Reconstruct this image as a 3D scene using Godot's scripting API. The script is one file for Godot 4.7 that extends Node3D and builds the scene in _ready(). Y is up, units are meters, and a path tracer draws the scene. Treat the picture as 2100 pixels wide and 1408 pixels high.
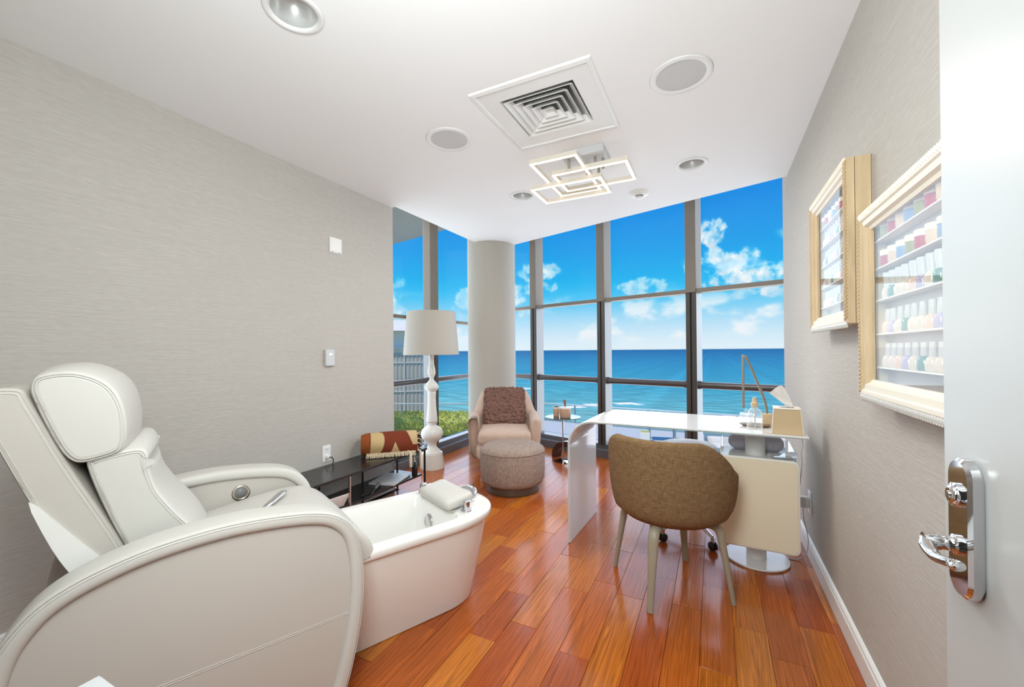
extends Node3D
# A pedicure and manicure room above the sea. Metres, y up. The room's long axis is z (windows at -z), the camera stands in the doorway at the origin.

const FOCAL := 846.14          # pixels, in the 2100 x 1408 frame
const WINDOW_FILL := 6.2
const CEIL := 2.461
const WALL_L := -2.523
const WALL_R := 0.49
# The main window: the ceiling edge runs through WA along WU; WN points into the room.
const WA := Vector3(-2.103, 0, -4.42)
const WU := Vector3(0.9541, 0, 0.2995)
const WN := Vector3(-0.2995, 0, 0.9541)

var M := {}                    # materials
var used := {}                 # node names

# ------------------------------------------------------------------ mesh building
class Shape:
	var v := PackedVector3Array()
	var t := PackedVector2Array()
	var g := PackedInt32Array()
	var group := 1
	func tri(a: Vector3, b: Vector3, c: Vector3, ua := Vector2.ZERO, ub := Vector2.ZERO, uc := Vector2.ZERO, s := -1) -> void:
		v.append(a); v.append(b); v.append(c)
		t.append(ua); t.append(ub); t.append(uc)
		g.append(s)
	func quad(a: Vector3, b: Vector3, c: Vector3, d: Vector3, s := -1) -> void:
		var lu := a.distance_to(b)
		var lv := a.distance_to(d)
		tri(a, b, c, Vector2(0, 0), Vector2(lu, 0), Vector2(lu, lv), s)
		tri(a, c, d, Vector2(0, 0), Vector2(lu, lv), Vector2(0, lv), s)
	# rows of points joined into a skin; around closes every row, smooth joins normals
	func skin(rows: Array, around := true, smooth := true, cap_a := false, cap_b := false) -> void:
		group += 1
		var s := group if smooth else -1
		var n: int = rows[0].size()
		var m := rows.size()
		var last := n if around else n - 1
		for i in m - 1:
			for j in last:
				var k := (j + 1) % n
				var a: Vector3 = rows[i][j]
				var b: Vector3 = rows[i][k]
				var c: Vector3 = rows[i + 1][k]
				var d: Vector3 = rows[i + 1][j]
				var u0 := float(j) / last
				var u1 := float(j + 1) / last
				var v0 := float(i) / (m - 1)
				var v1 := float(i + 1) / (m - 1)
				if not a.is_equal_approx(b):
					tri(a, b, c, Vector2(u0, v0), Vector2(u1, v0), Vector2(u1, v1), s)
				if not c.is_equal_approx(d):
					tri(a, c, d, Vector2(u0, v0), Vector2(u1, v1), Vector2(u0, v1), s)
		if cap_a:
			fan(rows[0], true)
		if cap_b:
			fan(rows[m - 1], false)
	func fan(ring: Array, flip: bool) -> void:
		var c := Vector3.ZERO
		for p in ring:
			c += p
		c /= ring.size()
		for j in ring.size():
			var a: Vector3 = ring[j]
			var b: Vector3 = ring[(j + 1) % ring.size()]
			if flip:
				tri(c, b, a)
			else:
				tri(c, a, b)
	# a box with chamfered edges
	func box(c: Vector3, size: Vector3, bevel := 0.0, basis := Basis.IDENTITY) -> void:
		var h := size / 2.0
		var b := minf(bevel, minf(h.x, minf(h.y, h.z)) * 0.95)
		var put := func(x: float, y: float, z: float) -> Vector3: return c + basis * Vector3(x, y, z)
		var axes := [Vector3(1, 0, 0), Vector3(0, 1, 0), Vector3(0, 0, 1)]
		for ax in 3:
			var a1 := (ax + 1) % 3
			var a2 := (ax + 2) % 3
			for sg in [-1.0, 1.0]:
				var f: Vector3 = axes[ax] * h[ax] * sg
				var p: Vector3 = axes[a1] * (h[a1] - b)
				var q: Vector3 = axes[a2] * (h[a2] - b)
				var vs := [f - p - q, f + p - q, f + p + q, f - p + q]
				if sg < 0:
					vs.reverse()
				quad(c + basis * vs[3], c + basis * vs[2], c + basis * vs[1], c + basis * vs[0])
		if b <= 0.0:
			return
		for ax in 3:
			var a1 := (ax + 1) % 3
			var a2 := (ax + 2) % 3
			for s1 in [-1.0, 1.0]:
				for s2 in [-1.0, 1.0]:
					var e: Vector3 = axes[ax] * (h[ax] - b)
					var m1: Vector3 = axes[a1] * h[a1] * s1 + axes[a2] * (h[a2] - b) * s2
					var m2: Vector3 = axes[a1] * (h[a1] - b) * s1 + axes[a2] * h[a2] * s2
					var vs := [m1 - e, m1 + e, m2 + e, m2 - e]
					if s1 * s2 < 0:
						vs.reverse()
					quad(c + basis * vs[0], c + basis * vs[1], c + basis * vs[2], c + basis * vs[3])
		for sx in [-1.0, 1.0]:
			for sy in [-1.0, 1.0]:
				for sz in [-1.0, 1.0]:
					var px := Vector3(h.x * sx, (h.y - b) * sy, (h.z - b) * sz)
					var py := Vector3((h.x - b) * sx, h.y * sy, (h.z - b) * sz)
					var pz := Vector3((h.x - b) * sx, (h.y - b) * sy, h.z * sz)
					if sx * sy * sz > 0:
						tri(c + basis * px, c + basis * pz, c + basis * py)
					else:
						tri(c + basis * px, c + basis * py, c + basis * pz)
	# a soft box: every edge rounded by r, faces swollen by puff
	func soft(c: Vector3, size: Vector3, r: float, n := 10, puff := Vector3.ZERO, basis := Basis.IDENTITY, bend = null) -> void:
		group += 1
		var h := size / 2.0
		var inner := Vector3(maxf(h.x - r, 0), maxf(h.y - r, 0), maxf(h.z - r, 0))
		for ax in 3:
			var a1 := (ax + 1) % 3
			var a2 := (ax + 2) % 3
			for sg in [-1.0, 1.0]:
				var rows := []
				for i in n + 1:
					var row := []
					for j in n + 1:
						var d := Vector3.ZERO
						d[ax] = sg
						d[a1] = sin((float(i) / n - 0.5) * PI / 2.0) / sin(PI / 4.0)
						d[a2] = sin((float(j) / n - 0.5) * PI / 2.0) / sin(PI / 4.0)
						var q := Vector3(d.x * h.x, d.y * h.y, d.z * h.z)
						var k := q.clamp(-inner, inner)
						var o := q - k
						var p := k + (o.normalized() * r if o.length() > 1e-6 else Vector3.ZERO)
						var w := Vector3((1.0 - d.y * d.y) * (1.0 - d.z * d.z), (1.0 - d.x * d.x) * (1.0 - d.z * d.z), (1.0 - d.x * d.x) * (1.0 - d.y * d.y))
						p[ax] += sg * puff[ax] * w[ax]
						if bend != null:
							p = bend.call(p)
						row.append(c + basis * p)
					rows.append(row)
				for i in n:
					for j in n:
						var a: Vector3 = rows[i][j]
						var b: Vector3 = rows[i + 1][j]
						var e: Vector3 = rows[i + 1][j + 1]
						var f: Vector3 = rows[i][j + 1]
						if sg > 0:
							tri(a, e, b, Vector2.ZERO, Vector2.ONE, Vector2(1, 0), group); tri(a, f, e, Vector2.ZERO, Vector2(0, 1), Vector2.ONE, group)
						else:
							tri(a, b, e, Vector2.ZERO, Vector2(1, 0), Vector2.ONE, group); tri(a, e, f, Vector2.ZERO, Vector2.ONE, Vector2(0, 1), group)
	# a profile of [radius, height] turned round the y axis at c; sharp lists the indices where the shape has an edge
	func lathe(c: Vector3, prof: Array, seg := 32, basis := Basis.IDENTITY, sharp := []) -> void:
		var rows := []
		for i in prof.size():
			var row := []
			for j in seg:
				var a := TAU * j / seg
				row.append(c + basis * Vector3(cos(a) * prof[i][0], prof[i][1], sin(a) * prof[i][0]))
			rows.append(row)
			if i in sharp and rows.size() > 1:
				skin(rows, true, true)
				rows = [row]
		if rows.size() > 1:
			skin(rows, true, true)
	# a tube along points
	func tube(pts: Array, r, seg := 8, caps := true, flat := 1.0) -> void:
		var rows := []
		var n := pts.size()
		var ref := Vector3.UP
		for i in n:
			var d: Vector3 = (pts[mini(i + 1, n - 1)] - pts[maxi(i - 1, 0)]).normalized()
			if i == 0 and absf(d.dot(ref)) > 0.9:
				ref = Vector3.RIGHT
			var x := d.cross(ref).normalized()
			if x.length() < 0.5:
				x = d.cross(Vector3(0.3, 0.2, 0.9)).normalized()
			var y := x.cross(d).normalized()
			ref = y
			var rr: float = r[i] if r is Array else r
			var row := []
			for j in seg:
				var a := TAU * j / seg
				row.append(pts[i] + x * cos(a) * rr + y * sin(a) * rr * flat)
			rows.append(row)
		skin(rows, true, true, caps, caps)
	# a flat polygon (x, y) pulled to depth along z, placed by tr; ring=1 skips the back
	func prism(poly: PackedVector2Array, depth: float, tr: Transform3D, smooth_side := false, bevel := 0.0) -> void:
		if Geometry2D.is_polygon_clockwise(poly):
			poly = poly.duplicate()
			poly.reverse()
		var idx := Geometry2D.triangulate_polygon(poly)
		var cap := poly
		if bevel > 0.0:
			var ins := Geometry2D.offset_polygon(poly, -bevel, Geometry2D.JOIN_MITER)
			if ins.size() == 1 and ins[0].size() == poly.size():
				cap = _match(ins[0], poly)
				idx = Geometry2D.triangulate_polygon(cap)
			else:
				bevel = 0.0
		for k in range(0, idx.size(), 3):
			var a := cap[idx[k]]
			var b := cap[idx[k + 1]]
			var c := cap[idx[k + 2]]
			tri(tr * Vector3(a.x, a.y, depth), tr * Vector3(c.x, c.y, depth), tr * Vector3(b.x, b.y, depth), a, c, b)
			tri(tr * Vector3(a.x, a.y, 0), tr * Vector3(b.x, b.y, 0), tr * Vector3(c.x, c.y, 0), a, b, c)
		var rows := []
		var lay := [[poly, 0.0], [poly, depth]] if bevel <= 0.0 else [[cap, 0.0], [poly, bevel], [poly, depth - bevel], [cap, depth]]
		for l in lay:
			var row := []
			for p in l[0]:
				row.append(tr * Vector3(p.x, p.y, l[1]))
			rows.append(row)
		if smooth_side and bevel > 0.0:
			skin([rows[0], rows[1]], true, true)
			skin([rows[1], rows[2]], true, true)
			skin([rows[2], rows[3]], true, true)
		else:
			skin(rows, true, smooth_side)
	func _match(a: PackedVector2Array, b: PackedVector2Array) -> PackedVector2Array:
		var best := 0
		for i in a.size():
			if a[i].distance_to(b[0]) < a[best].distance_to(b[0]):
				best = i
		var out := PackedVector2Array()
		for i in a.size():
			out.append(a[(best + i) % a.size()])
		return out
	func mesh() -> ArrayMesh:
		# a closed skin that came out inside out is turned round: Godot's front faces run clockwise
		var vol := 0.0
		var mid := Vector3.ZERO
		for p in v:
			mid += p
		mid /= maxi(v.size(), 1)
		for i in range(0, v.size(), 3):
			vol += (v[i] - mid).dot((v[i + 1] - mid).cross(v[i + 2] - mid))
		var st := SurfaceTool.new()
		st.begin(Mesh.PRIMITIVE_TRIANGLES)
		for i in range(0, v.size(), 3):
			st.set_smooth_group(g[i / 3])
			for k in ([0, 2, 1] if vol > 0.0 else [0, 1, 2]):
				st.set_uv(t[i + k])
				st.add_vertex(v[i + k])
		st.generate_normals()
		st.index()
		return st.commit()

# ------------------------------------------------------------------ objects, names and labels
func numbered(called: String) -> String:
	if not used.has(called):
		used[called] = 0
		return called
	used[called] += 1
	return "%s_%03d" % [called, used[called]]

func tag(o: Node, label: String, category: String, group := "", kind := "") -> Node:
	o.set_meta("label", label)
	o.set_meta("category", category)
	if group:
		o.set_meta("group", group)
	if kind:
		o.set_meta("kind", kind)
	return o

func thing(called: String, label: String, category: String, at := Vector3.ZERO, turn := 0.0, group := "", kind := "") -> Node3D:
	var o := Node3D.new()
	o.name = numbered(called)
	add_child(o)
	o.position = at
	o.rotation_degrees.y = turn
	tag(o, label, category, group, kind)
	return o

func part(parent: Node, called: String, s, material: Material, at := Vector3.ZERO, label := "") -> MeshInstance3D:
	var o := MeshInstance3D.new()
	o.mesh = s if s is Mesh else s.mesh()
	o.material_override = material
	o.name = called if parent != self else numbered(called)
	parent.add_child(o, true)
	o.position = at
	if label:
		o.set_meta("label", label)
	return o

func one(called: String, s, material: Material, label: String, category: String, at := Vector3.ZERO, turn := 0.0, group := "", kind := "") -> MeshInstance3D:
	var o := part(self, called, s, material, at)
	o.rotation_degrees.y = turn
	tag(o, label, category, group, kind)
	return o

func copy_of(o: Node3D, at: Vector3, turn := 0.0) -> Node3D:
	var c: Node3D = o.duplicate()
	c.name = numbered(String(o.name).rstrip("0123456789").trim_suffix("_"))
	add_child(c)
	c.position = at
	c.rotation_degrees.y = turn
	return c

func boxed(c: Vector3, size: Vector3, bevel := 0.0, basis := Basis.IDENTITY) -> Shape:
	var s := Shape.new()
	s.box(c, size, bevel, basis)
	return s

func softbox(c: Vector3, size: Vector3, r: float, n := 10, puff := Vector3.ZERO, basis := Basis.IDENTITY, bend = null) -> Shape:
	var s := Shape.new()
	s.soft(c, size, r, n, puff, basis, bend)
	return s

func turned(prof: Array, seg := 32, c := Vector3.ZERO, basis := Basis.IDENTITY, sharp := []) -> Shape:
	var s := Shape.new()
	s.lathe(c, prof, seg, basis, sharp)
	return s

func piped(pts: Array, r, seg := 8, flat := 1.0) -> Shape:
	var s := Shape.new()
	s.tube(pts, r, seg, true, flat)
	return s

func curve(pts: Array, per := 6) -> Array:
	# Catmull-Rom through the points
	var out := []
	for i in pts.size() - 1:
		var p0: Vector3 = pts[maxi(i - 1, 0)]
		var p1: Vector3 = pts[i]
		var p2: Vector3 = pts[i + 1]
		var p3: Vector3 = pts[mini(i + 2, pts.size() - 1)]
		for k in per:
			out.append(p1.cubic_interpolate(p2, p0, p3, float(k) / per))
	out.append(pts[-1])
	return out

func curve2(pts: Array, per := 4, closed := false) -> PackedVector2Array:
	var out := PackedVector2Array()
	var n := pts.size()
	for i in (n if closed else n - 1):
		var p0: Vector2 = pts[(i - 1 + n) % n] if closed else pts[maxi(i - 1, 0)]
		var p1: Vector2 = pts[i]
		var p2: Vector2 = pts[(i + 1) % n]
		var p3: Vector2 = pts[(i + 2) % n] if closed else pts[mini(i + 2, n - 1)]
		for k in per:
			out.append(p1.cubic_interpolate(p2, p0, p3, float(k) / per))
	if not closed:
		out.append(pts[-1])
	return out

# a polygon sampled at even angles round a point inside it
func star(poly: PackedVector2Array, c: Vector2, n: int) -> Array:
	var out := []
	for i in n:
		var d := Vector2.from_angle(TAU * i / n)
		var best := c
		var far := 0.0
		for k in poly.size():
			var hit = Geometry2D.segment_intersects_segment(c, c + d * 50.0, poly[k], poly[(k + 1) % poly.size()])
			if hit != null and c.distance_to(hit) > far:
				far = c.distance_to(hit)
				best = hit
		out.append(best)
	return out

func rounded_rect(w: float, h: float, r: float, n := 5) -> PackedVector2Array:
	var out := PackedVector2Array()
	for q in 4:
		var c: Vector2 = [Vector2(w / 2 - r, h / 2 - r), Vector2(-w / 2 + r, h / 2 - r), Vector2(-w / 2 + r, -h / 2 + r), Vector2(w / 2 - r, -h / 2 + r)][q]
		for i in n + 1:
			out.append(c + Vector2.from_angle(PI / 2 * (q + float(i) / n)) * r)
	return out

# ------------------------------------------------------------------ materials
func mat(called: String, c: Color, rough := 0.6, metal := 0.0, spec := 0.5) -> StandardMaterial3D:
	var m := StandardMaterial3D.new()
	m.resource_name = called
	m.albedo_color = c
	m.roughness = rough
	m.metallic = metal
	m.metallic_specular = spec
	M[called] = m
	return m

func rgb8(r: int, g: int, b: int) -> Color:
	return Color8(r, g, b)

func noise(sd: int, freq: float, oct := 4, type := FastNoiseLite.TYPE_SIMPLEX_SMOOTH) -> FastNoiseLite:
	var n := FastNoiseLite.new()
	n.seed = sd
	n.frequency = freq
	n.noise_type = type
	n.fractal_type = FastNoiseLite.FRACTAL_FBM
	n.fractal_octaves = oct
	return n

func grey_texture(w: int, h: int, f: Callable) -> ImageTexture:
	var im := Image.create(w, h, false, Image.FORMAT_RGB8)
	for y in h:
		for x in w:
			var k: float = f.call(x, y)
			im.set_pixel(x, y, Color(k, k, k))
	return ImageTexture.create_from_image(im)

func from_image(im: Image, lo: float, hi: float) -> ImageTexture:
	# a native noise picture squeezed between two greys
	im.convert(Image.FORMAT_RGB8)
	im.adjust_bcs(1.0, (hi - lo) / (hi + lo), 1.0)
	im.adjust_bcs((lo + hi), 1.0, 1.0)
	return ImageTexture.create_from_image(im)

func mean_of(a: Image, b: Image) -> Image:
	a.convert(Image.FORMAT_L8)
	b.convert(Image.FORMAT_L8)
	var p := a.get_data()
	var q := b.get_data()
	for i in p.size():
		p[i] = (p[i] + q[i]) / 2
	return Image.create_from_data(a.get_width(), a.get_height(), false, Image.FORMAT_L8, p)

func triplanar(m: StandardMaterial3D, scale: float) -> void:
	m.uv1_triplanar = true
	m.uv1_scale = Vector3.ONE * scale

func materials() -> void:
	# --- grasscloth: fine threads along the wall
	var n := noise(3, 0.07, 4)
	var im := n.get_seamless_image(40, 2048, false, false, 0.15)
	im.resize(1024, 1024, Image.INTERPOLATE_CUBIC)
	var wide := noise(5, 0.11, 3).get_seamless_image(160, 1024, false, false, 0.15)
	wide.resize(1024, 1024, Image.INTERPOLATE_CUBIC)
	im = mean_of(im, wide)
	var cloth_height := im.duplicate()
	cloth_height.convert(Image.FORMAT_RGB8)
	var w := mat("grasscloth", rgb8(205, 199, 191), 0.78, 0.0, 0.35)
	w.albedo_texture = from_image(im, 0.88, 1.0)
	w.heightmap_enabled = true
	w.heightmap_texture = ImageTexture.create_from_image(cloth_height)
	w.heightmap_scale = 0.06
	mat("column paint", rgb8(178, 171, 161), 0.62)
	mat("ceiling paint", rgb8(246, 246, 246), 0.75)
	mat("trim white", rgb8(236, 236, 234), 0.35)
	mat("door white", rgb8(190, 190, 188), 0.32)
	mat("dark frame", rgb8(82, 78, 76), 0.34, 0.35)
	mat("sky sheen frame", rgb8(150, 148, 150), 0.3, 0.45)  # lighter grey paints the sky's reflection onto the mullion flanks
	mat("taupe frame", rgb8(128, 118, 108), 0.5, 0.1)
	mat("sill metal", rgb8(112, 112, 118), 0.3, 0.3)
	mat("rail metal", rgb8(92, 88, 88), 0.3, 0.45)
	mat("groove black", rgb8(24, 22, 21), 0.7)
	var glass := mat("window glass", Color(1, 1, 1, 0.015), 0.0, 0.0, 0.12)
	glass.transparency = BaseMaterial3D.TRANSPARENCY_ALPHA
	var glass2 := mat("cabinet glass", Color(0.97, 0.99, 0.98, 0.03), 0.0, 0.0, 0.31)
	glass2.transparency = BaseMaterial3D.TRANSPARENCY_ALPHA
	var acr := mat("clear acrylic", Color(0.95, 0.97, 0.97, 0.12), 0.03, 0.0, 0.5)
	acr.transparency = BaseMaterial3D.TRANSPARENCY_ALPHA
	var bott := mat("bottle glass", Color(0.96, 0.98, 0.98, 0.1), 0.02, 0.0, 0.6)
	bott.transparency = BaseMaterial3D.TRANSPARENCY_ALPHA
	# --- leather, tub, chrome
	var le := mat("white leather", rgb8(207, 203, 196), 0.46, 0.0, 0.45)
	var ln := noise(11, 0.25, 2, FastNoiseLite.TYPE_CELLULAR)
	le.normal_enabled = true
	le.normal_texture = _normal(ln.get_seamless_image(256, 256), 1.5)
	le.normal_scale = 0.18
	triplanar(le, 14.0)
	var lg := mat("panel leather", rgb8(200, 193, 185), 0.5, 0.0, 0.4)
	lg.normal_enabled = true
	lg.normal_texture = le.normal_texture
	lg.normal_scale = 0.14
	triplanar(lg, 14.0)
	mat("seam thread", rgb8(207, 203, 196), 0.7)
	var tub := mat("tub acrylic", rgb8(242, 240, 235), 0.16, 0.0, 0.5)
	tub.clearcoat_enabled = true
	tub.clearcoat = 0.5
	tub.clearcoat_roughness = 0.06
	mat("chrome", rgb8(214, 214, 216), 0.06, 1.0)
	mat("soft chrome", rgb8(196, 190, 180), 0.25, 1.0)
	mat("plastic grey", rgb8(120, 120, 120), 0.4)
	mat("black plastic", rgb8(26, 26, 28), 0.38)
	mat("black lacquer", rgb8(40, 39, 39), 0.24, 0.0, 0.5)
	mat("white lacquer", rgb8(236, 235, 232), 0.12, 0.0, 0.5)
	mat("lamp white", rgb8(226, 223, 216), 0.1, 0.0, 0.5)
	mat("cream panel", rgb8(238, 226, 200), 0.3, 0.0, 0.45)
	mat("plate white", rgb8(242, 241, 238), 0.35)
	mat("light grey", rgb8(206, 207, 208), 0.4)
	mat("speaker grille", rgb8(206, 206, 206), 0.65)
	mat("lens grey", rgb8(214, 214, 212), 0.3, 0.35)
	mat("duct metal", rgb8(190, 190, 188), 0.6)
	# --- fabrics
	var sh := mat("linen shade", rgb8(188, 181, 171), 0.85)
	sh.backlight_enabled = true
	sh.backlight = Color(0.12, 0.115, 0.105)
	fabric("tweed brown", rgb8(190, 152, 110), 0.6, 31, 26.0)
	fabric("tweed taupe", rgb8(228, 202, 186), 0.58, 37, 22.0)
	fabric("velvet beige", rgb8(216, 188, 170), 0.12, 41, 9.0)
	M["velvet beige"].rim_enabled = true
	M["velvet beige"].rim = 0.5
	M["velvet beige"].rim_tint = 0.5
	fabric("shaggy mauve", rgb8(166, 126, 114), 0.3, 43, 10.0)
	fabric("towel lilac", rgb8(230, 228, 240), 0.2, 47, 16.0)
	mat("leg taupe", rgb8(160, 150, 130), 0.42)
	mat("tissue", rgb8(238, 234, 230), 0.9)
	mat("fringe cream", rgb8(222, 206, 178), 0.9)
	mat("fringe dark", rgb8(60, 34, 30), 0.9)
	mat("plinth dark", rgb8(92, 76, 62), 0.35)
	mat("bentwood", rgb8(70, 38, 26), 0.28)
	mat("ceramic tan", rgb8(206, 168, 140), 0.45)
	mat("ceramic white", rgb8(228, 222, 214), 0.3)
	mat("wood handle", rgb8(138, 110, 96), 0.6)
	mat("smoked glass", rgb8(70, 74, 78), 0.05, 0.0, 0.6)
	mat("desk white", rgb8(240, 240, 241), 0.07, 0.0, 0.55)
	mat("glass edge", rgb8(196, 206, 204), 0.12)
	mat("tray wood", rgb8(128, 104, 80), 0.4)
	mat("lamp bronze", rgb8(150, 138, 122), 0.34, 0.5)
	mat("lamp tan", rgb8(216, 190, 152), 0.5)
	mat("box tan", rgb8(206, 180, 140), 0.5)
	mat("box edge", rgb8(232, 224, 210), 0.5)
	# --- cabinets and what stands in them
	var cw := mat("pale oak", rgb8(226, 200, 160), 0.5)
	var gr := noise(61, 0.06, 3).get_seamless_image(256, 32, false, false, 0.2)
	gr.resize(256, 512, Image.INTERPOLATE_CUBIC)
	cw.albedo_texture = from_image(gr, 0.86, 1.0)
	triplanar(cw, 2.2)
	mat("whitewash", rgb8(238, 228, 210), 0.45)
	mat("silver leaf", rgb8(208, 202, 194), 0.35, 0.6)
	mat("shelf white", rgb8(232, 226, 216), 0.5)
	mat("cabinet back", rgb8(206, 200, 198), 0.6)
	mat("lid cream", rgb8(234, 218, 194), 0.45)
	mat("frosted cap", rgb8(206, 204, 200), 0.4)
	mat("clear polish", rgb8(214, 200, 182), 0.08)
	mat("green polish", rgb8(104, 142, 132), 0.1)
	mat("lilac polish", rgb8(178, 168, 190), 0.1)
	mat("peach polish", rgb8(222, 190, 170), 0.1)
	mat("red powder", rgb8(176, 62, 74), 0.5)
	mat("sand powder", rgb8(216, 190, 160), 0.5)
	mat("olive powder", rgb8(150, 148, 96), 0.5)
	mat("blue powder", rgb8(128, 150, 182), 0.5)
	mat("wood cap", rgb8(192, 146, 96), 0.45)
	# --- outdoors
	var gr_leaf := mat("hedge leaf", rgb8(196, 200, 92), 0.6)
	gr_leaf.backlight_enabled = true
	gr_leaf.backlight = Color(0.3, 0.35, 0.1)
	mat("hedge wood", rgb8(196, 200, 92), 0.7)
	mat("palm leaf", rgb8(92, 100, 70), 0.7)
	mat("deck stone", rgb8(214, 216, 210), 0.6)
	mat("path stone", rgb8(176, 172, 160), 0.7)
	mat("lawn", rgb8(120, 128, 78), 0.9)
	mat("house white", rgb8(232, 230, 222), 0.7)
	mat("house glass", rgb8(150, 160, 165), 0.12)
	mat("curtain", rgb8(196, 190, 176), 0.8)
	mat("roof white", rgb8(240, 236, 228), 0.7)
	mat("rail white", rgb8(214, 222, 224), 0.35, 0.2)
	mat("teal grey", rgb8(118, 146, 156), 0.5)
	mat("slab paint", rgb8(190, 184, 176), 0.8)
	mat("foam", rgb8(246, 250, 250), 0.9)

func _normal(im: Image, strength: float) -> ImageTexture:
	im.convert(Image.FORMAT_L8)
	im.bump_map_to_normal_map(strength)
	return ImageTexture.create_from_image(im)

func fabric(called: String, c: Color, contrast: float, sd: int, scale: float) -> void:
	var m := mat(called, c, 0.92, 0.0, 0.25)
	var warp := noise(sd, 0.14, 2).get_seamless_image(24, 256, false, false, 0.3)
	warp.resize(256, 256, Image.INTERPOLATE_BILINEAR)
	var weft := noise(sd + 1, 0.14, 2).get_seamless_image(256, 24, false, false, 0.3)
	weft.resize(256, 256, Image.INTERPOLATE_BILINEAR)
	warp = mean_of(warp, weft)
	var bump := warp.duplicate()
	bump.convert(Image.FORMAT_RGB8)
	m.albedo_texture = from_image(warp, 1.0 - contrast, 1.0)
	m.normal_enabled = true
	m.normal_texture = _normal(bump, 3.0)
	m.normal_scale = 0.5
	triplanar(m, scale / 4.0)

# ------------------------------------------------------------------ camera, sky, light
func setup() -> void:
	var cam := Camera3D.new()
	cam.name = "camera"
	add_child(cam)
	cam.projection = Camera3D.PROJECTION_FRUSTUM
	cam.near = 0.05
	cam.far = 40000.0
	cam.size = cam.near * 1408.0 / FOCAL
	cam.frustum_offset = Vector2(0, cam.near * 11.29 / FOCAL)
	cam.position = Vector3(0, 1.2, 0)
	cam.basis = Basis(Vector3.UP, deg_to_rad(26.1025)) * Basis(Vector3.RIGHT, deg_to_rad(0.2258)) * Basis(Vector3.BACK, deg_to_rad(-0.4802))
	cam.current = true

	var env := Environment.new()
	env.tonemap_mode = Environment.TONE_MAPPER_LINEAR
	env.tonemap_exposure = 1.0
	env.background_mode = Environment.BG_SKY
	var pano := PanoramaSkyMaterial.new()
	pano.panorama = sky_picture()
	env.sky = Sky.new()
	env.sky.sky_material = pano
	env.background_energy_multiplier = 1.0
	env.sdfgi_enabled = true
	env.ssao_enabled = true
	env.ssil_enabled = true
	var we := WorldEnvironment.new()
	we.name = "world"
	we.environment = env
	add_child(we)

	# the sun stands high behind the building: it reaches the sea and the pool deck, not the room
	var sun := DirectionalLight3D.new()
	sun.name = "sun"
	sun.light_energy = 0.95
	sun.light_color = Color(1.0, 0.96, 0.9)
	sun.light_angular_distance = 0.53
	sun.shadow_enabled = true
	sun.sky_mode = DirectionalLight3D.SKY_MODE_LIGHT_ONLY
	add_child(sun)
	sun.look_at_from_position(Vector3.ZERO, Vector3(0.25, -1.25, -0.75))

	# added fill: an unseen wide area light left of the camera, brightening the room
	var room_fill := AreaLight3D.new()
	room_fill.name = "added_room_fill"
	room_fill.area_size = Vector2(0.85, 0.85)
	room_fill.light_energy = 5.8
	room_fill.light_color = Color(0.955, 0.995, 1.0)
	room_fill.area_range = 14.0
	room_fill.shadow_enabled = true
	add_child(room_fill)
	room_fill.look_at_from_position(Vector3(-0.47, 1.74, -0.07), Vector3(-1.55, 1.45, -2.6))

	# added area lights in the two window openings, strengthening the daylight indoors
	for q in [[wpoint(0.87, -0.625, 1.42), wpoint(0.87, 1.0, 1.42), Vector2(3.9, 2.56), 1.0], [Vector3(-2.955, 1.42, -3.95), Vector3(0, 1.42, -3.95), Vector2(2.3, 2.56), 0.6]]:
		var win_fill := AreaLight3D.new()
		win_fill.name = "added_window_fill"
		win_fill.area_size = q[2]
		win_fill.light_energy = WINDOW_FILL * q[3]
		win_fill.light_color = Color(0.95, 0.98, 1.0)
		win_fill.area_range = 14.0
		win_fill.shadow_enabled = true
		add_child(win_fill, true)
		win_fill.look_at_from_position(q[0], q[1])

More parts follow.
